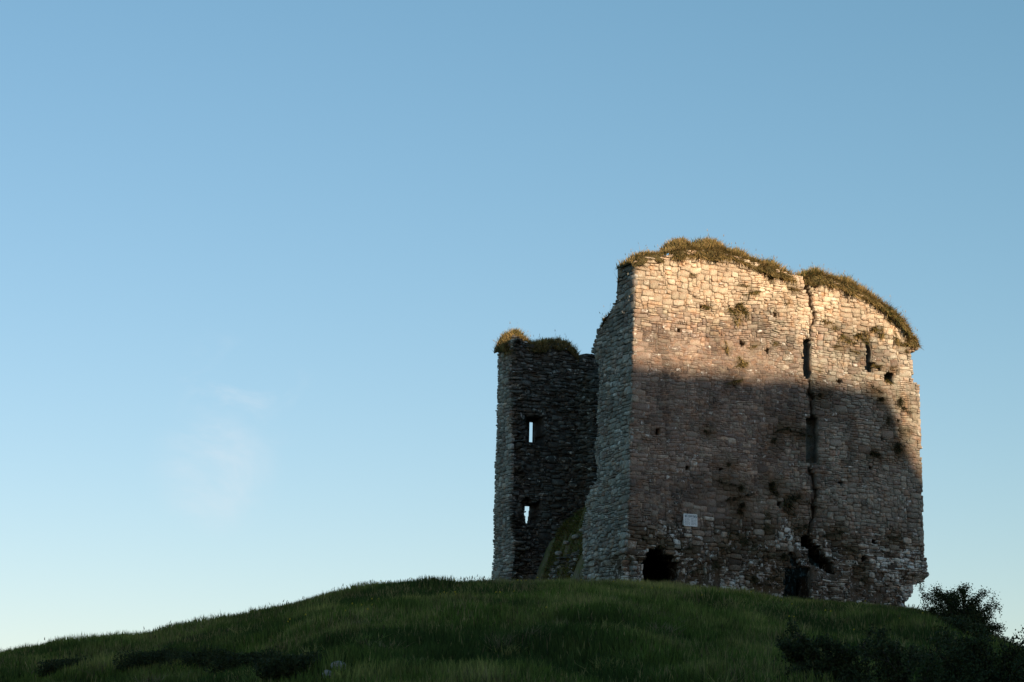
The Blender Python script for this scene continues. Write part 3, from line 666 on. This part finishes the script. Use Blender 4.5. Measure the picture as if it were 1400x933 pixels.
def hill_grass():
    n = 520000
    u = (rng.random(n)-.5)*2; v = 44+rng.random(n)**.8*66; uu = u*(v*.225+1.5)
    x, y = uv_to_xy(uu, v)
    keep = ~((x > -.05) & (x < W+.1) & (y > .0) & (y < L))
    dens = fbm(x*.5, y*.5, 151); keep &= rng.random(n) < .35+1.1*dens
    vc = np.interp(uu, ug, vg); keep &= v < vc+9
    x, y, v, uu = x[keep], y[keep], v[keep], uu[keep]; n = len(x)
    z = ground_z(x, y)-.03
    p1 = fbm(x*.22, y*.22, 161); p2 = fbm(x*.7, y*.7, 163)
    ln = (.16+.34*p2**1.5+.16*rng.random(n))*(.7+.75*p1)
    d = unit(np.stack([(rng.random(n)-.5)*.35, (rng.random(n)-.5)*.35, np.ones(n)], -1))
    g1 = np.array([.085, .125, .022]); g2 = np.array([.24, .24, .07]); g3 = np.array([.22, .185, .075]); g0 = np.array([.04, .068, .014])
    w = np.clip((p1-.36)*4.2, 0, 1)[:, None]; c = g0*(1-w)+g1*w; w2 = np.clip((p2-.52)*4, 0, 1)[:, None]*w; c = c*(1-w2)+g2*w2
    dry = (rng.random(n) < .03+.30*np.clip((fbm(x*.3+9, y*.3, 171)-.5)*5, 0, 1))[:, None]; c = np.where(dry, g3, c)
    c = 1.02*c*(.5+1.0*rng.random((n, 1)))
    cr_ = (sst(12, 1, np.interp(uu, ug, vg)-v)*.45*sst(.35, .6, fbm(x*.3, y*.3, 175)))[:, None]; c = c*(1-cr_)+np.array([.24, .21, .10])*cr_*(.6+.8*rng.random((n, 1)))
    V, T3, cc = blades(np.stack([x, y, z], -1), d, ln, .026+.02*rng.random(n), .06+.3*rng.random(n)**2, c, 2, face=R)
    nt_ = 520; vt = 50+rng.random(nt_)*44; ut = (rng.random(nt_)-.5)*2*(vt*.225+1.5); xt, yt = uv_to_xy(ut, vt); kt = ~((xt > -.6) & (xt < W+.5) & (yt > -.6) & (yt < L)); xt, yt = xt[kt], yt[kt]; nt_ = len(xt)
    gi = np.repeat(np.arange(nt_), 70); rr_ = rng.normal(size=(len(gi), 2))*.16; xq = xt[gi]+rr_[:, 0]; yq = yt[gi]+rr_[:, 1]
    dq = unit(np.stack([rr_[:, 0]*2.2, rr_[:, 1]*2.2, np.ones(len(gi))], -1)); tone = np.array([[.25, .24, .08], [.10, .14, .03], [.20, .17, .09], [.14, .19, .05]])[rng.integers(0, 4, nt_)][gi]*(.6+.7*rng.random((len(gi), 1)))
    tus = blades(np.stack([xq, yq, ground_z(xq, yq)-.03], -1), dq, (.25+.3*rng.random(nt_))[gi]*(.6+.7*rng.random(len(gi))), .022+.015*rng.random(len(gi)), .2+.6*rng.random(len(gi)), tone, 2, face=R)
    # tall seed stalks, thickest along the skyline
    m_ = 5200; a = rng.random(m_); u = (rng.random(m_)-.5)*2; v2 = 88+rng.random(m_)*9; v2[:1500] = 50+rng.random(1500)*45; uu = u*(v2*.225+1)
    clump = fbm(uu*.55, v2*.2, 181); k = rng.random(m_) < sst(.42, .62, clump)*.95+.06
    uu, v2 = uu[k], v2[k]; x, y = uv_to_xy(uu, v2); kk = ~((x > -.4) & (x < W+.3) & (y > -.3) & (y < L)); x, y = x[kk], y[kk]; m_ = len(x)
    z = ground_z(x, y)-.03; ls = .24+.36*rng.random(m_)**1.5
    d2 = unit(np.stack([(rng.random(m_)-.5)*.7+.08, (rng.random(m_)-.5)*.7, np.ones(m_)], -1)); root = np.stack([x, y, z], -1)
    c2 = np.array([.17, .14, .07])*(.5+.6*rng.random((m_, 1)))
    s1 = blades(root, d2, ls, np.full(m_, .010), .1+.5*rng.random(m_), c2, 2, face=R)
    tip = root+d2*(ls*.86)[:, None]
    s2 = blades(tip, d2, ls*.22, .02+.02*rng.random(m_), .2+.2*rng.random(m_), c2*.9, 3, face=R)
    V, T3, cc = merge([(V, T3, cc), tus, s1, s2])
    o = make_mesh('hill_grass', V, T3, M_GRASS, cc); tag(o, 'long meadow grass with seed heads covering the hill', 'grass', kind='stuff')
    # buttercups
    m_ = 420; u = 2+rng.random(m_)*26-13; v2 = 62+rng.random(m_)*30; k = fbm(u*.4, v2*.4, 191) > .52; x, y = uv_to_xy(u[k]+4, v2[k]); k2 = y < -.5; x = x[k2]; y = y[k2]
    z = ground_z(x, y)+.3+.15*rng.random(len(x)); rt = np.stack([x, y, z], -1)
    V, T3, cc = blades(rt, unit(np.stack([x*0+.2, y*0, x*0+1], -1)), np.full(len(x), .05), np.full(len(x), .055), x*0+.1, np.tile([[.55, .45, .04]], (len(x), 1)), 2, face=R)
    o = make_mesh('meadow_flowers', V, T3, M_GRASS, cc); tag(o, 'tiny yellow flowers scattered in the hill grass', 'flowers', kind='stuff')
hill_grass()

# ------------------------------------------------------------------ turf on the wall tops
TURF = np.array([[.22, .19, .07], [.34, .25, .10], [.46, .34, .16], [.12, .135, .04], [.28, .21, .08], [.05, .055, .02]])
def turf_cap(line, depth, label, dens=900, droop=.5, green=.3, thick0=.12, back_dir=(0, 1, 0), ln0=.34, name='turf_cap', mn=True):
    """line: list of (world point on the front edge of the wall top, height of the mound above it)."""
    P = np.array([l[0] for l in line], float); Hh = np.array([l[1] for l in line], float)
    seg = np.linalg.norm(np.diff(P, axis=0), axis=1); cum = np.concatenate([[0], np.cumsum(seg)]); n = max(8, int(cum[-1]/.14))
    s = np.linspace(0, cum[-1], n); pts = np.stack([np.interp(s, cum, P[:, k]) for k in range(3)], -1); hh = np.interp(s, cum, Hh)
    bd = np.array(back_dir, float); m_ = 13; tt = np.linspace(0, 1, m_)
    outl = -bd
    V = np.zeros((n, m_, 3)); sh_n = int(cum[-1]*10); rag = .1+1.5*fbm(s*1.1, s*0+2, 221+sh_n, 3)+.9*(vnoise(s*3.7, s*0, 229)-.4); hh = hh*(.62+.55*fbm(s*.8, s*0, 225+sh_n, 3)+.75*min(1, cum[-1]/4)**2*(vnoise(s*1.9, s*0+4, 227+sh_n)-.5))
    ends = np.clip(np.minimum(s, cum[-1]-s)/.5, .1, 1); hh = hh*np.clip(ends, .3, 1); rag = rag*ends
    for k, f in enumerate(tt):
        lip = -.16*(1-f)**2
        bump = np.sin(min(f*1.9+.12, 1.0)*PI/2)**.8 if f < .5 else 1-.5*(f-.5)**2
        off = bd*(f*depth-.24*rag[:, None]*(1-f))
        V[:, k] = pts+off+np.array([0, 0, 1.])*(hh*bump*(1 if k else .2)-thick0*(1-f)*rag*1.3+lip)[:, None]
        nn = (fbm(s*1.3+7, np.full(n, f*depth*1.3), 201+int(cum[-1]*10))-.5)*.32; V[:, k, 2] += nn*(.4+hh); V[:, k] += outl*((fbm(s*1.7, np.full(n, f*3), 207)-.5)*.25)[:, None]
    V[:, 0, 2] = np.minimum(V[:, 0, 2], pts[:, 2]-.1*ends)
    if mn: V[:, 2:, 2] = np.maximum(V[:, 2:, 2], (pts[:, 2]+.04+.12*ends)[:, None]); V[:, 1, 2] = np.maximum(V[:, 1, 2], pts[:, 2]+.02+.05*ends)
    root = empty(name, tuple(pts[n//2])); org = pts[n//2]
    I, J = np.meshgrid(np.arange(n-1), np.arange(m_-1), indexing='ij'); I = I.ravel(); J = J.ravel()
    Q = np.stack([I*m_+J, (I+1)*m_+J, (I+1)*m_+J+1, I*m_+J+1], 1)
    make_mesh('turf_mound', (V-org).reshape(-1, 3), Q, M_SOIL, smooth=True, parent=root)
    nb_ = int(dens*cum[-1]); fi = rng.random(nb_)*(n-1.001); fk = rng.random(nb_)**1.35*(m_-1.001)
    i0 = fi.astype(int); k0 = fk.astype(int); fa = (fi-i0)[:, None]; fb = (fk-k0)[:, None]
    p = (V[i0, k0]*(1-fa)+V[i0+1, k0]*fa)*(1-fb)+(V[i0, k0+1]*(1-fa)+V[i0+1, k0+1]*fa)*fb-org
    f = (fk/(m_-1))[:, None]; dr = np.clip(1-f*3.2, 0, 1)*droop*1.0
    d = unit(outl*(dr*1.0+.12)+np.array([0, 0, 1.])*(1-dr*1.9)+(rng.random((nb_, 3))-.5)*.8)
    cl = fbm(p[:, 0]*2.2+p[:, 1]*2.2, p[:, 2]*2.2+p[:, 1], 211); ln = (ln0*(.45+.9*cl))*(.5+.8*rng.random(nb_))
    gp = sst(.42, .62, fbm(p[:, 0]*.9+p[:, 1]*.9+5, p[:, 2]*.9, 231, 3)+(green-.45)*.25)
    w = np.array([3, 3, 2, .3, 3, .2]); w /= w.sum(); wg = np.array([1.5, .8, .3, 3, 1.5, 2.0]); wg /= wg.sum()
    c = np.where((rng.random(nb_) < gp)[:, None], TURF[rng.choice(6, nb_, p=wg)], TURF[rng.choice(6, nb_, p=w)])*(.6+.8*cl[:, None])*(.8+.4*rng.random((nb_, 1)))
    V2, T3, cc = blades(p, d, ln, .022+.018*rng.random(nb_), .15+.5*rng.random(nb_), c, 2)
    # a few thin stalks
    ns = int(9*cum[-1]); ii = rng.integers(0, n, ns); kk = rng.integers(1, m_-2, ns); rt = V[ii, kk]-org
    d2 = unit(np.array([0, 0, 1.])+(rng.random((ns, 3))-.5)*.7); l2 = .25+.4*rng.random(ns); c2 = np.tile([[.3, .23, .12]], (ns, 1))
    s1 = blades(rt, d2, l2, np.full(ns, .012), .2*rng.random(ns), c2, 2); s2 = blades(rt+d2*(l2*.85)[:, None], d2, l2*.2, np.full(ns, .03), .2*rng.random(ns), c2, 2)
    V2, T3, cc = merge([(V2, T3, cc), s1, s2])
    o = make_mesh('turf_grass', V2, T3, M_TURF, cc, parent=root); o['kind'] = 'stuff'
    tag(root, label, 'turf'); return root
def fl(pts):    # (pixel x, pixel y of the wall top, pixel y of the turf top) on the front wall
    out_ = []
    for x, yb, yt in pts:
        a, b = at('f', x, yb); a2, b2 = at('f', x, yt); p = T(a, -off_front(a, b), b); out_.append((p, max(.10, (b2-b)*1.0-.02)))
    return out_
turf_cap(fl([(866, 360, 354), (870, 357, 347), (880, 352, 344), (893, 350, 346), (906, 351, 348), (915, 351, 347)]), 1.4, 'thin ragged turf on the near left corner of the front wall top', 650, .6, .5, ln0=.26)
turf_cap(fl([(917, 346, 343), (923, 345, 332), (935, 346, 327), (955, 344, 325), (978, 345, 326), (1000, 349, 334), (1020, 356, 341), (1040, 363, 349), (1060, 372, 354), (1078, 377, 364), (1088, 379, 373)]), 1.5,
         'large rounded turf mound along the highest stretch of the front wall top', 1500, .75, .25)
turf_cap(fl([(1101, 381, 376), (1108, 380, 369), (1122, 377, 369), (1140, 384, 371), (1158, 391, 374), (1172, 399, 378), (1188, 407, 387), (1203, 416, 402), (1216, 427, 415), (1228, 438, 426), (1240, 450, 438), (1249, 456, 451)]), 1.3,
         'shaggy turf mound stepping down the right end of the front wall top', 1500, .8, .4)
turf_cap(fl([(1235, 466, 461), (1243, 467, 458), (1252, 468, 457), (1258, 470, 464)]), .6, 'small turf clump on the projecting ledge at the right corner', 1500, .7, .6, ln0=.28)
# far left corner and back wall
def bp(pts, yy):
    out_ = []
    for x, yb, yt in pts:
        PL['q'] = lambda a, b: T(a, yy, b)
        a, b = at('q', x, yb); a2, b2 = at('q', x, yt); out_.append((T(a, yy, b), max(.08, b2-b-.08)))
    return out_
turf_cap(bp([(689, 482, 470), (693, 474, 457), (700, 470, 449), (708, 468, 447), (717, 470, 450), (725, 474, 457), (733, 474, 464)], 11.0), 1.0, 'green domed turf cap on the far left corner stub', 1500, .6, .9)
turf_cap(bp([(728, 478, 471), (738, 475, 467), (752, 473, 465), (766, 473, 467), (776, 475, 471), (785, 482, 477), (792, 490, 487)], L-TB), 1.1, 'low sunlit grass fringe along the top of the back wall', 1200, .4, .2)
# broken stepped edge of the left wall
el = pl('l', [(852, 366), (847, 379), (843, 393), (838, 417), (828, 436), (816, 449)])
turf_cap([(T(0.12, a, b), .0) for a, b in el[:3]], .45, 'dark turf on the upper broken edge of the left wall', 260, .2, .9, back_dir=(1, 0, 0), ln0=.18, thick0=.02, mn=False)
turf_cap([(T(0.12, a, b), .0) for a, b in el[3:]], .45, 'dark turf on the stepped broken edge of the left wall below the corner', 260, .2, .9, back_dir=(1, 0, 0), ln0=.18, thick0=.02, mn=False)

# ------------------------------------------------------------------ tufts growing out of the walls
def tuft_mesh(k, pal):
    n = [150, 110, 170, 90, 130][k]; sx = [.22, .50, .30, .62, .16][k]; sz = [.14, .05, .20, .06, .30][k]; hang = [-.6, -.9, -.5, -.2, -1.1][k]
    d = unit(np.stack([(rng.random(n)-.5)*1.5, -.5-.5*rng.random(n), (rng.random(n)+hang)*1.2], -1))
    g_ = rng.integers(0, 5, n); cen = (rng.random((5, 3))-.5)*[sx, .02, sz]
    p = cen[g_]+(rng.random((n, 3))-.5)*np.array([sx*.45, .03, sz*.5]); c = np.array(pal)[rng.integers(0, len(pal), n)]*(.6+.7*rng.random((n, 1)))
    V2, T3, cc = blades(p, d, .05+.20*rng.random(n)**1.5, .014+.018*rng.random(n), .3+.7*rng.random(n), c, 2)
    return make_mesh('grass_tuft', V2, T3, M_TURF, cc, link=False)
tm = [tuft_mesh(k, TURF) for k in range(5)]; td = [tuft_mesh(k, [[.05, .05, .02], [.08, .07, .035], [.035, .045, .015], [.10, .08, .05]]) for k in range(5)]  # unlit tufts get a darker palette: the wall's shade is put into their colour
marks = [('upper pointed window', 1103, 490), ('narrow window loop', 1187, 488), ('square hole near the right corner', 1215, 516), ('lower window', 1111, 602), ('white notice', 941, 712), ('cave-like hole at the foot', 905, 782),
         ('low doorway', 1089, 795), ('jagged gap', 1118, 757), ('right corner ledge', 1252, 525), ('top left corner', 870, 365), ('large turf mound', 1010, 355), ('big tuft clump', 1008, 428), ('dark plant cluster', 1010, 685), ('notch in the wall top', 1093, 380), ('far right edge of the wall', 1260, 680)]
seen = {}
def tuft_label(k, x, y, sz, lit):
    size = 'large' if sz >= 1.4 else 'small' if sz <= .75 else 'medium' if sz < 1.1 else 'bushy'
    tone = 'golden grass tuft' if lit else 'shade-darkened tuft'
    for m_ in sorted(marks, key=lambda q: math.hypot(q[1]-x, q[2]-y)):
        dx, dy = x-m_[1], y-m_[2]; r_ = math.hypot(dx, dy)
        if r_ < 9: continue
        far = 'just' if r_ < 28 else 'a little way' if r_ < 60 else 'well' if r_ < 110 else 'far'
        a_ = math.degrees(math.atan2(-dy, dx)) % 360
        dr = ['right of', 'above and right of', 'above', 'above and left of', 'left of', 'below and left of', 'below', 'below and right of'][int((a_+22.5)//45) % 8]
        lb = f'{size} {tone} {far} {dr} the {m_[0]}'.replace('square hole near the right corner', 'square hole').replace('a little way', 'slightly')
        if lb not in seen: seen[lb] = k; return lb
    return f'{size} {tone} on the front wall'
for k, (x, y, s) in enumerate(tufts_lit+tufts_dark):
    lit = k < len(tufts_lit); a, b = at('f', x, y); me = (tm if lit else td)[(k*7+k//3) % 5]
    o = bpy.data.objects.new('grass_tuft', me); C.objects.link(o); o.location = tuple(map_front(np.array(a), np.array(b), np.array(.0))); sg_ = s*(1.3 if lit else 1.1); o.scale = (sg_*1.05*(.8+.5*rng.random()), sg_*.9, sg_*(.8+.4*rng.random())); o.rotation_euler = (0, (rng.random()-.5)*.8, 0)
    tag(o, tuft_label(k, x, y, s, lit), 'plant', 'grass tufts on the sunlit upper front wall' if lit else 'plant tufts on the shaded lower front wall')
# growth on the rubble slope
n = 20000; a = .45+rng.random(n)**1.4*2.4; b = 2.6+rng.random(n)*6
z = np.interp(b, ry, rz)-.35*np.clip(a-2.2, 0, 9)*sst(8.4, 5, b)-3.2*np.clip(1.45-a, 0, 2)**1.2+(fbm(a*.9, b*.9, 141)-.5)*.9
c = np.array([[.13, .16, .035], [.20, .20, .06], [.16, .12, .05]])[rng.integers(0, 3, n)]*(.7+.6*rng.random((n, 1)))
V2, T3, cc = blades(T(a, b, z), unit(np.stack([-.6+(rng.random(n)-.5), (rng.random(n)-.5), .6+rng.random(n)], -1)), .08+.14*rng.random(n), .03+.03*rng.random(n), .6+.3*rng.random(n), c, 2)
o = make_mesh('creeping_plants', V2, T3, M_TURF, cc); tag(o, 'low creeping plants covering the rubble slope inside the breach', 'ground cover', kind='stuff')

# ------------------------------------------------------------------ the notice on the wall
M_SIGN, t, b = mat('white_sign_paint', .5); tcn = N(t, 'ShaderNodeTexCoord').outputs['Object']
t.links.new(ramp(t, noise(t, 9, 5, .6, tcn).outputs['Fac'], [(.3, (.62, .68, .70)), (.7, (.80, .84, .84))]).outputs[0], b.inputs['Base Color'])
M_INK, t, b = mat('sign_ink', .6); b.inputs['Base Color'].default_value = (.06, .12, .15, 1)
sa, sb = at('f', 941.5, 712); sw, sh_ = .64, .50
sp0 = T(sa, -off_front(sa, sb)-.13, sb)
def slab(name, w, h, d, mt, par, bev=.04, off=(0, 0, 0)):
    pts = []
    for cx, cz, a0_ in ((w/2-bev, h/2-bev, 0), (-w/2+bev, h/2-bev, 90), (-w/2+bev, -h/2+bev, 180), (w/2-bev, -h/2+bev, 270)):
        for k in range(4):
            an = math.radians(a0_+k*30); pts.append((cx+bev*math.cos(an), cz+bev*math.sin(an)))
    n = len(pts); V = [(x, -d/2, z) for x, z in pts]+[(x, d/2, z) for x, z in pts]
    me = bpy.data.meshes.new(name); me.from_pydata([tuple(np.array(v)+off) for v in V], [], [list(range(n)), list(range(2*n-1, n-1, -1))]+[[i, i+n, (i+1) % n+n, (i+1) % n] for i in range(n)]); me.materials.append(mt)
    o = bpy.data.objects.new(name, me); C.objects.link(o); o.parent = par; return o
sign = tag(empty('wall_sign', tuple(sp0)), 'small white notice with rows of faded lettering fixed low on the front wall', 'sign')
sign.rotation_euler = (0, 0, 0)
slab('sign_panel', sw, sh_, .025, M_SIGN, sign)
V, Q = [], []
def word(x, z, w, h):
    k = len(V); V.extend([(x, -.0145, z), (x+w, -.0145, z), (x+w, -.0145, z+h), (x, -.0145, z+h)]); Q.append((k, k+1, k+2, k+3))
def wordrow(x0, x1, z, h, r):
    x = x0
    while x < x1-.02:
        nl = r.integers(3, 8); 
        for _ in range(nl):
            if x > x1-.012: break
            word(x, z, h*.18, h); 
            if r.random() < .6: word(x+h*.18, z+h*(.8 if r.random() < .5 else .4), h*.3, h*.2)
            if r.random() < .6: word(x+h*.18, z, h*.3, h*.2)
            if r.random() < .5: word(x+h*.48, z, h*.16, h)
            x += h*.82
        x += h*.5
rr = np.random.default_rng(3)
wordrow(-.26, .27, .11, .10, rr)
for z in (.045, -.015, -.075, -.135, -.19):
    wordrow(-.27, -.03, z, .034, rr); wordrow(.03, .27, z, .034, rr)
me = bpy.data.meshes.new('lettering'); me.from_pydata(V, [], Q); me.materials.append(M_INK); o = bpy.data.objects.new('lettering', me); C.objects.link(o); o.parent = sign

# ------------------------------------------------------------------ bushes
def tube(P0, P1, P2, r0, r1, n=7, k=5):
    t_ = np.linspace(0, 1, n)[:, None]; Cc = (1-t_)**2*P0+2*t_*(1-t_)*P1+t_**2*P2; rad = r0+(r1-r0)*t_[:, 0]
    dv = unit(np.gradient(Cc, axis=0)); s1 = unit(np.cross(dv, [.3, .9, .2])); s2 = np.cross(dv, s1); an = np.arange(k)*2*PI/k
    V = Cc[:, None]+rad[:, None, None]*(s1[:, None]*np.cos(an)[None, :, None]+s2[:, None]*np.sin(an)[None, :, None])
    I, J = np.meshgrid(np.arange(n-1), np.arange(k), indexing='ij'); I = I.ravel(); J = J.ravel()
    return V.reshape(-1, 3), np.stack([I*k+J, (I+1)*k+J, (I+1)*k+(J+1) % k, I*k+(J+1) % k], 1), Cc
def leaves(P, size, pal, name, parent):
    n = len(P); d = unit(rng.normal(size=(n, 3))+[0, 0, .4]); s = unit(np.cross(d, rng.normal(size=(n, 3)))); l = size*(.6+.8*rng.random((n, 1)))
    V = np.stack([P-d*l*.5, P+s*l*.33, P+d*l*.6, P-s*l*.33], 1).reshape(-1, 3); Q = np.arange(n*4).reshape(n, 4)
    c = np.repeat(np.array(pal)[rng.integers(0, len(pal), n)]*(.6+.8*rng.random((n, 1))), 4, 0)
    return make_mesh(name, V, Q, M_LEAF, c, parent=parent)
BUSHC = [[.035, .05, .014], [.045, .06, .02], [.03, .04, .012], [.05, .055, .02]]  # leaf tones kept very dark: shade and vignetting put into the colour
def bush(base, tips, label, leaf=.09, dens=420, spread=.16, name='bush', fill=None, pal=BUSHC, leaf_from=.45, cat='bush', group=None):
    base = np.array(base, float); root = empty(name, tuple(base)); VV_, QQ, off = [], [], 0; lp = []
    def add(P0, P1, P2, r0, r1, lf, dn):
        nonlocal off
        v, q, cc = tube(P0, P1, P2, r0, r1); VV_.append(v); QQ.append(q+off); off += len(v)
        ln = np.linalg.norm(P2-P0); n_ = int(dn*ln); tt = lf+(1-lf)*rng.random(n_); t_ = tt[:, None]
        c_ = (1-t_)**2*P0+2*t_*(1-t_)*P1+t_**2*P2
        kn = vnoise(tt*ln*5+rng.random()*50, tt*0, 3) ; keep = rng.random(n_) < sst(.15, .6, kn)
        lp.append((c_+rng.normal(size=(n_, 3))*spread*(.35+.9*kn[:, None]))[keep]); return cc
    for tp in tips:
        P2 = np.array(tp, float)-base; P0 = rng.normal(size=3)*[.25, .25, .02]; P1 = P0*.5+P2*[.35, .35, .65]+rng.normal(size=3)*.15
        cc = add(P0, P1, P2, .05, .008, leaf_from, dens)
        for _ in range(7):
            i = rng.integers(2, 7); o_ = cc[i]; dd = unit(rng.normal(size=3)+unit(P2)*1.0+[0, 0, .3]); l2 = (.25+.45*rng.random())*max(.4, np.linalg.norm(P2))*.45
            add(o_, o_+dd*l2*.5+rng.normal(size=3)*.04, o_+dd*l2, .015, .004, .25, dens)
    if fill:
        n_, rad, cz = fill; q = rng.normal(size=(n_, 3)); q = unit(q)*rng.random((n_, 1))**.45*rad+[0, 0, cz]
        kn = fbm(q[:, 0]*1.7+q[:, 1], q[:, 2]*1.7+q[:, 1]*.7, 301); q = q*(.72+.5*kn[:, None]); q = q[q[:, 2] > -.5]; lp.append(q)
    make_mesh('branches', np.concatenate(VV_), np.concatenate(QQ), M_BARK, parent=root, smooth=True)
    leaves(np.concatenate(lp), leaf, pal, 'foliage', root)
    return tag(root, label, cat, group)
def P3(x, y, v):        # point of the photograph at ground distance v
    d = F*FPX+R*(x-700)-U*(y-466.5); d = d/(d[0]*HX+d[1]*HY); return CAM+d*v
def hit(x, y):          # where a line of sight meets the hill
    for v in np.arange(30, 105, .1):
        p = P3(x, y, v)
        if p[2] < ground_z(p[0], p[1]): return p
    return P3(x, y, 50)
def gz(x, v):           # ground point in column x at distance v
    p = P3(x, 900, v); return np.array([p[0], p[1], float(ground_z(p[0], p[1]))])
tips = [(1263, 816), (1270, 830), (1281, 811), (1296, 813), (1310, 822), (1322, 808), (1340, 812), (1328, 826), (1333, 838), (1353, 830), (1361, 832), (1350, 845), (1362, 860), (1366, 870), (1292, 838), (1275, 846), (1305, 832), (1318, 842), (1265, 856), (1340, 852)]
vb = 88
bush(gz(1312, vb), [P3(x, y, vb+rng.normal()*.7) for x, y in tips], 'dark leafy bush with open sprays against the sky right of the tower', .055, 560, .10, fill=(15000, np.array([1.35, 1.2, .8]), .0), leaf_from=.3)
vb = 76
bush(gz(1300, vb), [P3(x, y, vb+rng.normal()*.6) for x, y in [(1250, 868), (1275, 858), (1300, 855), (1325, 862), (1345, 868), (1262, 880), (1300, 872)]], 'low dark bush on the slope in front of the taller leafy bush', .08, 300, .12, fill=(12000, np.array([1.35, 1.2, .75]), .0))
vb = 58
bush(gz(1345, vb), [P3(x, y, vb+rng.normal()*.8) for x, y in [(1280, 892), (1300, 884), (1325, 880), (1350, 882), (1375, 884), (1398, 880), (1320, 895), (1410, 895)]], 'wide dark bramble thicket in the bottom right corner', .07, 300, .13, name='bramble_thicket', fill=(30000, np.array([2.1, 1.5, 1.25]), .0))
bush(gz(1130, 52), [P3(x, y, 52+rng.normal()*.5) for x, y in [(1073, 884), (1082, 880), (1097, 873), (1108, 880), (1125, 878), (1145, 884), (1090, 895), (1160, 888), (1180, 884), (1200, 892)]], 'dark bush with stiff shoots at the bottom edge below the doorway', .06, 330, .07, fill=(20000, np.array([1.3, 1.0, .95]), .0))
bush(gz(1235, 50), [P3(x, y, 50+rng.normal()*.5) for x, y in [(1200, 895), (1225, 888), (1250, 892), (1275, 896), (1215, 905)]], 'low black bramble between the two bottom right bushes', .06, 330, .1, name='bramble_thicket', fill=(20000, np.array([1.4, 1.0, 1.0]), .0))
for cx_, yb_, lb, sz, ys in [(215, 918, 'low dark bramble patch at the bottom edge, farthest left', 1.0, 900), (278, 920, 'dark bramble mound at the bottom edge beside the leftmost patch', 1.0, 897), (345, 924, 'low bramble patch at the bottom edge left of the pale rock', 1.0, 902), (412, 928, 'sprawling bramble directly left of the pale rock', .9, 903), (100, 926, 'flat dark bramble in the bottom left corner', .9, 908)]:
    hp_ = hit(cx_, yb_); v_ = float(xy_to_uv(hp_[0], hp_[1])[1])
    bush(hp_-[0, 0, .05], [P3(cx_+dx, ys+abs(dx)*.18+rng.normal()*3, v_) for dx in (-40, -26, -13, 0, 12, 24, 38)], lb, .05, 420, .1, name='bramble_patch', fill=(15000, np.array([1.25, .9, .48])*sz, .22))
# pale rock
def rock(p, s, label):
    import bmesh
    bm = bmesh.new(); bmesh.ops.create_icosphere(bm, subdivisions=3, radius=1)
    for v in bm.verts:
        c_ = np.array(v.co); k = .75+.5*float(fbm(c_[0]*1.4+c_[2], c_[1]*1.4-c_[2], 401)); v.co = Vector(np.sign(c_)*np.abs(c_)**.8*k*np.array(s))
    me = bpy.data.meshes.new('rock'); bm.to_mesh(me); bm.free(); me.materials.append(M_STONE)
    at_ = me.color_attributes.new('Col', 'FLOAT_COLOR', 'POINT'); at_.data.foreach_set('color', np.tile([.34, .34, .32, .3], len(me.vertices)).astype(np.float32))
    o = bpy.data.objects.new('rock', me); C.objects.link(o); o.location = tuple(p); o.rotation_euler = (0, 0, rng.random()*6); return tag(o, label, 'rock')
for x_, y_, s_ in [(770, 733, .16), (786, 742, .22), (758, 741, .13), (779, 724, .12), (748, 756, .18), (793, 731, .15)]:
    a_, b_ = at('l', x_, y_); rk = rock(T(.75, a_+.35, b_+.05), (s_, s_*.8, s_*.6), 'pale fallen stone on the mossy rubble, '+dict(zip((770, 786, 758, 779, 748, 793), ('in the middle of the slope', 'the largest, near the tower edge', 'on the left part of the slope', 'highest in the middle', 'lowest and farthest left', 'highest, next to the tower edge')))[x_]); rk.name = 'fallen_stone'; rk['category'] = 'stone'; rk['group'] = 'fallen stones on the rubble slope'
p = hit(463, 922)+[0, 0, .17]; rock(p, (.17, .13, .10), 'pale rock showing among the brambles at the bottom edge')
p = hit(447, 931)+[0, 0, .13]; rock(p, (.10, .09, .09), 'small pale stone just below and left of the pale rock')
